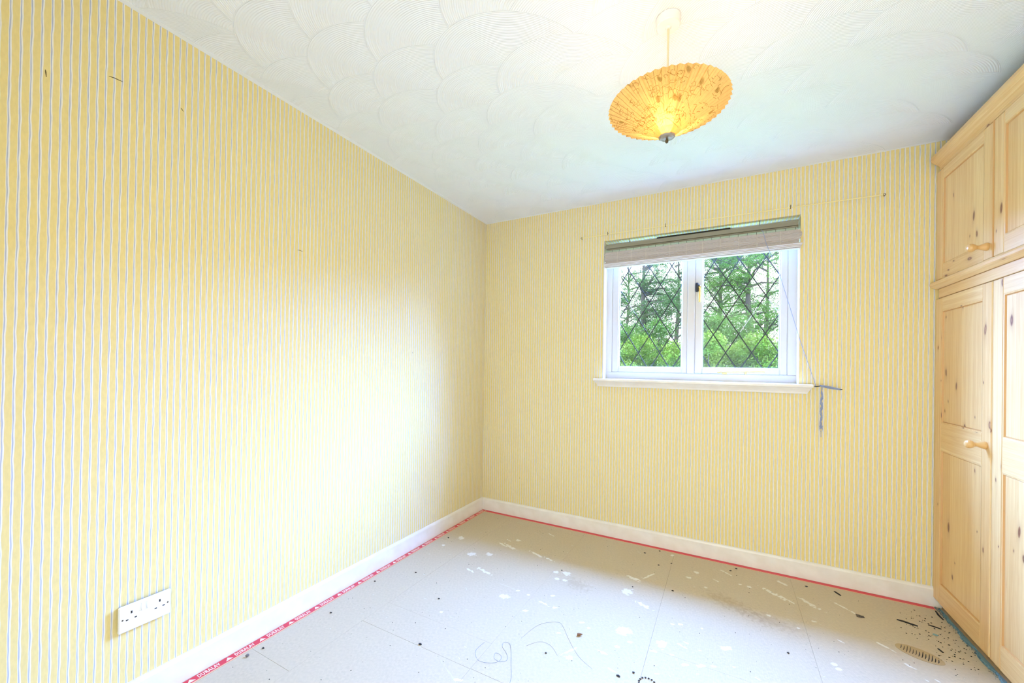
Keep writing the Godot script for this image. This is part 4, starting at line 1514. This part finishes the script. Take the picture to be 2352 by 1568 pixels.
# ------------------------------------------------------------------ outside
func leaf_mesh(size: float, n: int, sd: int) -> ArrayMesh:
	var r := RandomNumberGenerator.new()
	r.seed = sd
	var m := MB.new()
	for k in n:
		var dir := Vector3(r.randf_range(-1, 1), r.randf_range(-0.7, 0.5), r.randf_range(-1, 1)).normalized()
		var base := Vector3(r.randf_range(-1, 1), r.randf_range(-1, 1), r.randf_range(-1, 1)) * size * 1.15
		var side := dir.cross(Vector3(r.randf_range(-1, 1), 1.5, r.randf_range(-1, 1))).normalized()
		var nn := dir.cross(side).normalized()
		var L := size * r.randf_range(0.7, 1.2)
		var W := L * 0.24
		m.tri(base, base + dir * L * 0.45 + side * W, base + dir * L, nn)
		m.tri(base, base + dir * L * 0.45 - side * W, base + dir * L, nn)
	return m.st.commit()

func foliage(parent: Node3D, mesh: Mesh, m: Material, pts: Array, r: RandomNumberGenerator, tint: float):
	var mm := MultiMesh.new()
	mm.transform_format = MultiMesh.TRANSFORM_3D
	mm.use_colors = true
	mm.mesh = mesh
	mm.instance_count = pts.size()
	for i in pts.size():
		var b := Basis.from_euler(Vector3(r.randf_range(-0.5, 0.5), r.randf() * TAU, r.randf_range(-0.5, 0.5))).scaled(Vector3.ONE * r.randf_range(0.7, 1.3))
		mm.set_instance_transform(i, Transform3D(b, pts[i]))
		var g := r.randf_range(1.0 - tint, 1.0)
		mm.set_instance_color(i, Color(g * r.randf_range(0.85, 1.0), g, g * r.randf_range(0.7, 1.0)))
	var o := MultiMeshInstance3D.new()
	o.name = "foliage"
	o.multimesh = mm
	o.material_override = m
	o.set_meta("kind", "stuff")
	parent.add_child(o, true)

func shrub(base: Vector3, h: float, rad: float, m: Material, mesh: Mesh, count: int, sd: int, label: String):
	var r := RandomNumberGenerator.new()
	r.seed = sd
	var t := thing("shrub", base, label, "shrub", "shrubs outside the window")
	var st := MB.new(base)
	var tips := []
	for k in 9:
		var a := TAU * k / 9.0 + r.randf_range(-0.3, 0.3)
		var tip := base + Vector3(cos(a) * rad * r.randf_range(0.3, 0.75), h * r.randf_range(0.55, 0.92), sin(a) * rad * r.randf_range(0.3, 0.75))
		st.tube([base + Vector3(cos(a), 0, sin(a)) * 0.08, base.lerp(tip, 0.5) + Vector3(0, h * 0.08, 0), tip], [0.022, 0.014, 0.005], 5)
		tips.append(tip)
	put("stem", st, M.bark, t)
	var pts := []
	var blobs := []
	for tip in tips: blobs.append([tip - base, rad * r.randf_range(0.32, 0.5)])
	for k in 8:
		var a := r.randf() * TAU
		blobs.append([Vector3(cos(a) * rad * 0.6, h * r.randf_range(0.25, 0.7), sin(a) * rad * 0.6), rad * r.randf_range(0.35, 0.5)])
	for i in count:
		var b = blobs[r.randi() % blobs.size()]
		var d := Vector3(r.randfn(), r.randfn(), r.randfn()).normalized()
		pts.append(b[0] + d * b[1] * pow(r.randf(), 0.35) * Vector3(1, 0.7, 1))
	foliage(t, mesh, m, pts, r, 0.65)

func tree(base: Vector3, h: float, spread: float, m: Material, mesh: Mesh, count: int, sd: int, low: float, label: String, trunk_r := 0.12):
	var r := RandomNumberGenerator.new()
	r.seed = sd
	var t := thing("tree", base, label, "tree", "trees outside the window")
	var tr := MB.new(base)
	var lean := Vector3(r.randf_range(-0.25, 0.25), 0, r.randf_range(-0.2, 0.2))
	tr.tube([base, base + Vector3(0, h * 0.35, 0) + lean * 0.5, base + Vector3(0, h * 0.62, 0) + lean * 1.2, base + Vector3(0, h * 0.95, 0) + lean], [trunk_r, trunk_r * 0.8, trunk_r * 0.5, 0.02], 8)
	put("trunk", tr, M.bark, t)
	var br := MB.new(base)
	var tips := []
	for k in 26:
		var f := r.randf_range(low * 0.8, 0.92)
		var a := r.randf() * TAU
		var s := base + Vector3(0, h * f, 0) + lean * minf(f * 1.6, 1.2)
		var L := spread * r.randf_range(0.5, 1.0) * (1.15 - f * 0.5)
		var e := s + Vector3(cos(a) * L, L * r.randf_range(-0.1, 0.55), sin(a) * L)
		var mid := s.lerp(e, 0.5) + Vector3(r.randf_range(-0.1, 0.1), r.randf_range(0.0, 0.15), 0) * L
		br.tube([s, mid, e], [trunk_r * 0.36, trunk_r * 0.2, 0.008], 6)
		for q in 5:
			var u := r.randf_range(0.35, 1.0)
			var p := s.lerp(mid, u * 2.0) if u < 0.5 else mid.lerp(e, u * 2.0 - 1.0)
			var w := Vector3(r.randf_range(-1, 1), r.randf_range(-0.5, 0.8), r.randf_range(-1, 1)).normalized() * L * 0.35
			br.tube([p, p + w], [0.010, 0.004], 4)
			tips.append(p + w - base)
		tips.append(e - base)
	put("branches", br, M.bark, t)
	var pts := []
	for i in count:
		var b: Vector3 = tips[r.randi() % tips.size()]
		var d := Vector3(r.randfn(), r.randfn() * 0.7, r.randfn())
		pts.append(b + d * spread * 0.13)
	foliage(t, mesh, m, pts, r, 0.5)

func garden():
	var g := MB.new(Vector3(1.5, -0.3, -12))
	g.box(Vector3(-30, -0.5, -45), Vector3(34, -0.25, -0.3))
	var lawn := put("lawn", g, M.grass)
	structure(lawn, "green lawn outside the window", "lawn")
	var l1 := leaf_mesh(0.046, 14, 1)
	var l2 := leaf_mesh(0.042, 14, 2)
	var l3 := leaf_mesh(0.042, 14, 3)
	# shrubs: bright feathery growth across the lower half of the view
	var sh := [[-0.15, -5.2, 2.15, 0.75, 0], [0.75, -5.6, 1.95, 0.7, 0], [1.45, -5.0, 2.05, 0.62, 0], [2.35, -5.4, 2.2, 0.75, 0], [3.2, -5.8, 2.3, 0.8, 1], [-1.0, -6.0, 2.3, 0.8, 1], [0.2, -6.8, 2.6, 0.8, 1], [1.9, -6.9, 2.7, 0.85, 1], [-1.4, -8.0, 3.0, 1.0, 1]]
	for i in sh.size():
		var s = sh[i]
		shrub(Vector3(s[0], -0.25, s[1]), s[2], s[3], M.leaf_bright if s[4] == 0 else M.leaf_mid, l1 if s[4] == 0 else l2, 3200, 400 + i, "bright green feathery shrub growing close outside the window" if s[4] == 0 else "mid green shrub behind the bright ones outside the window")
	var tr := [[-0.2, -8.9, 5.2, 1.25, 2, 0.4], [1.35, -12.2, 5.8, 1.5, 2, 0.35], [2.45, -9.0, 5.2, 1.3, 1, 0.36], [-2.0, -11.9, 5.6, 1.5, 2, 0.3], [4.6, -12.5, 6.0, 1.6, 2, 0.25], [-0.2, -15.6, 6.8, 1.8, 2, 0.25], [3.1, -16.2, 6.8, 1.8, 2, 0.22], [-3.1, -18.8, 7.6, 2.0, 2, 0.2], [1.6, -20.0, 7.8, 2.0, 2, 0.2]]
	for i in tr.size():
		var s = tr[i]
		tree(Vector3(s[0], -0.25, s[1]), s[2], s[3], M.leaf_dark if s[4] == 2 else M.leaf_mid, l3, 2000, 500 + i, s[5], "lighter green leafy tree beyond the shrubs outside" if s[4] != 2 else ("tall dark leafed tree with thick bare trunk just behind the shrubs" if i == 0 else "tall dark leafed tree with bare lower branches far beyond the shrubs"))
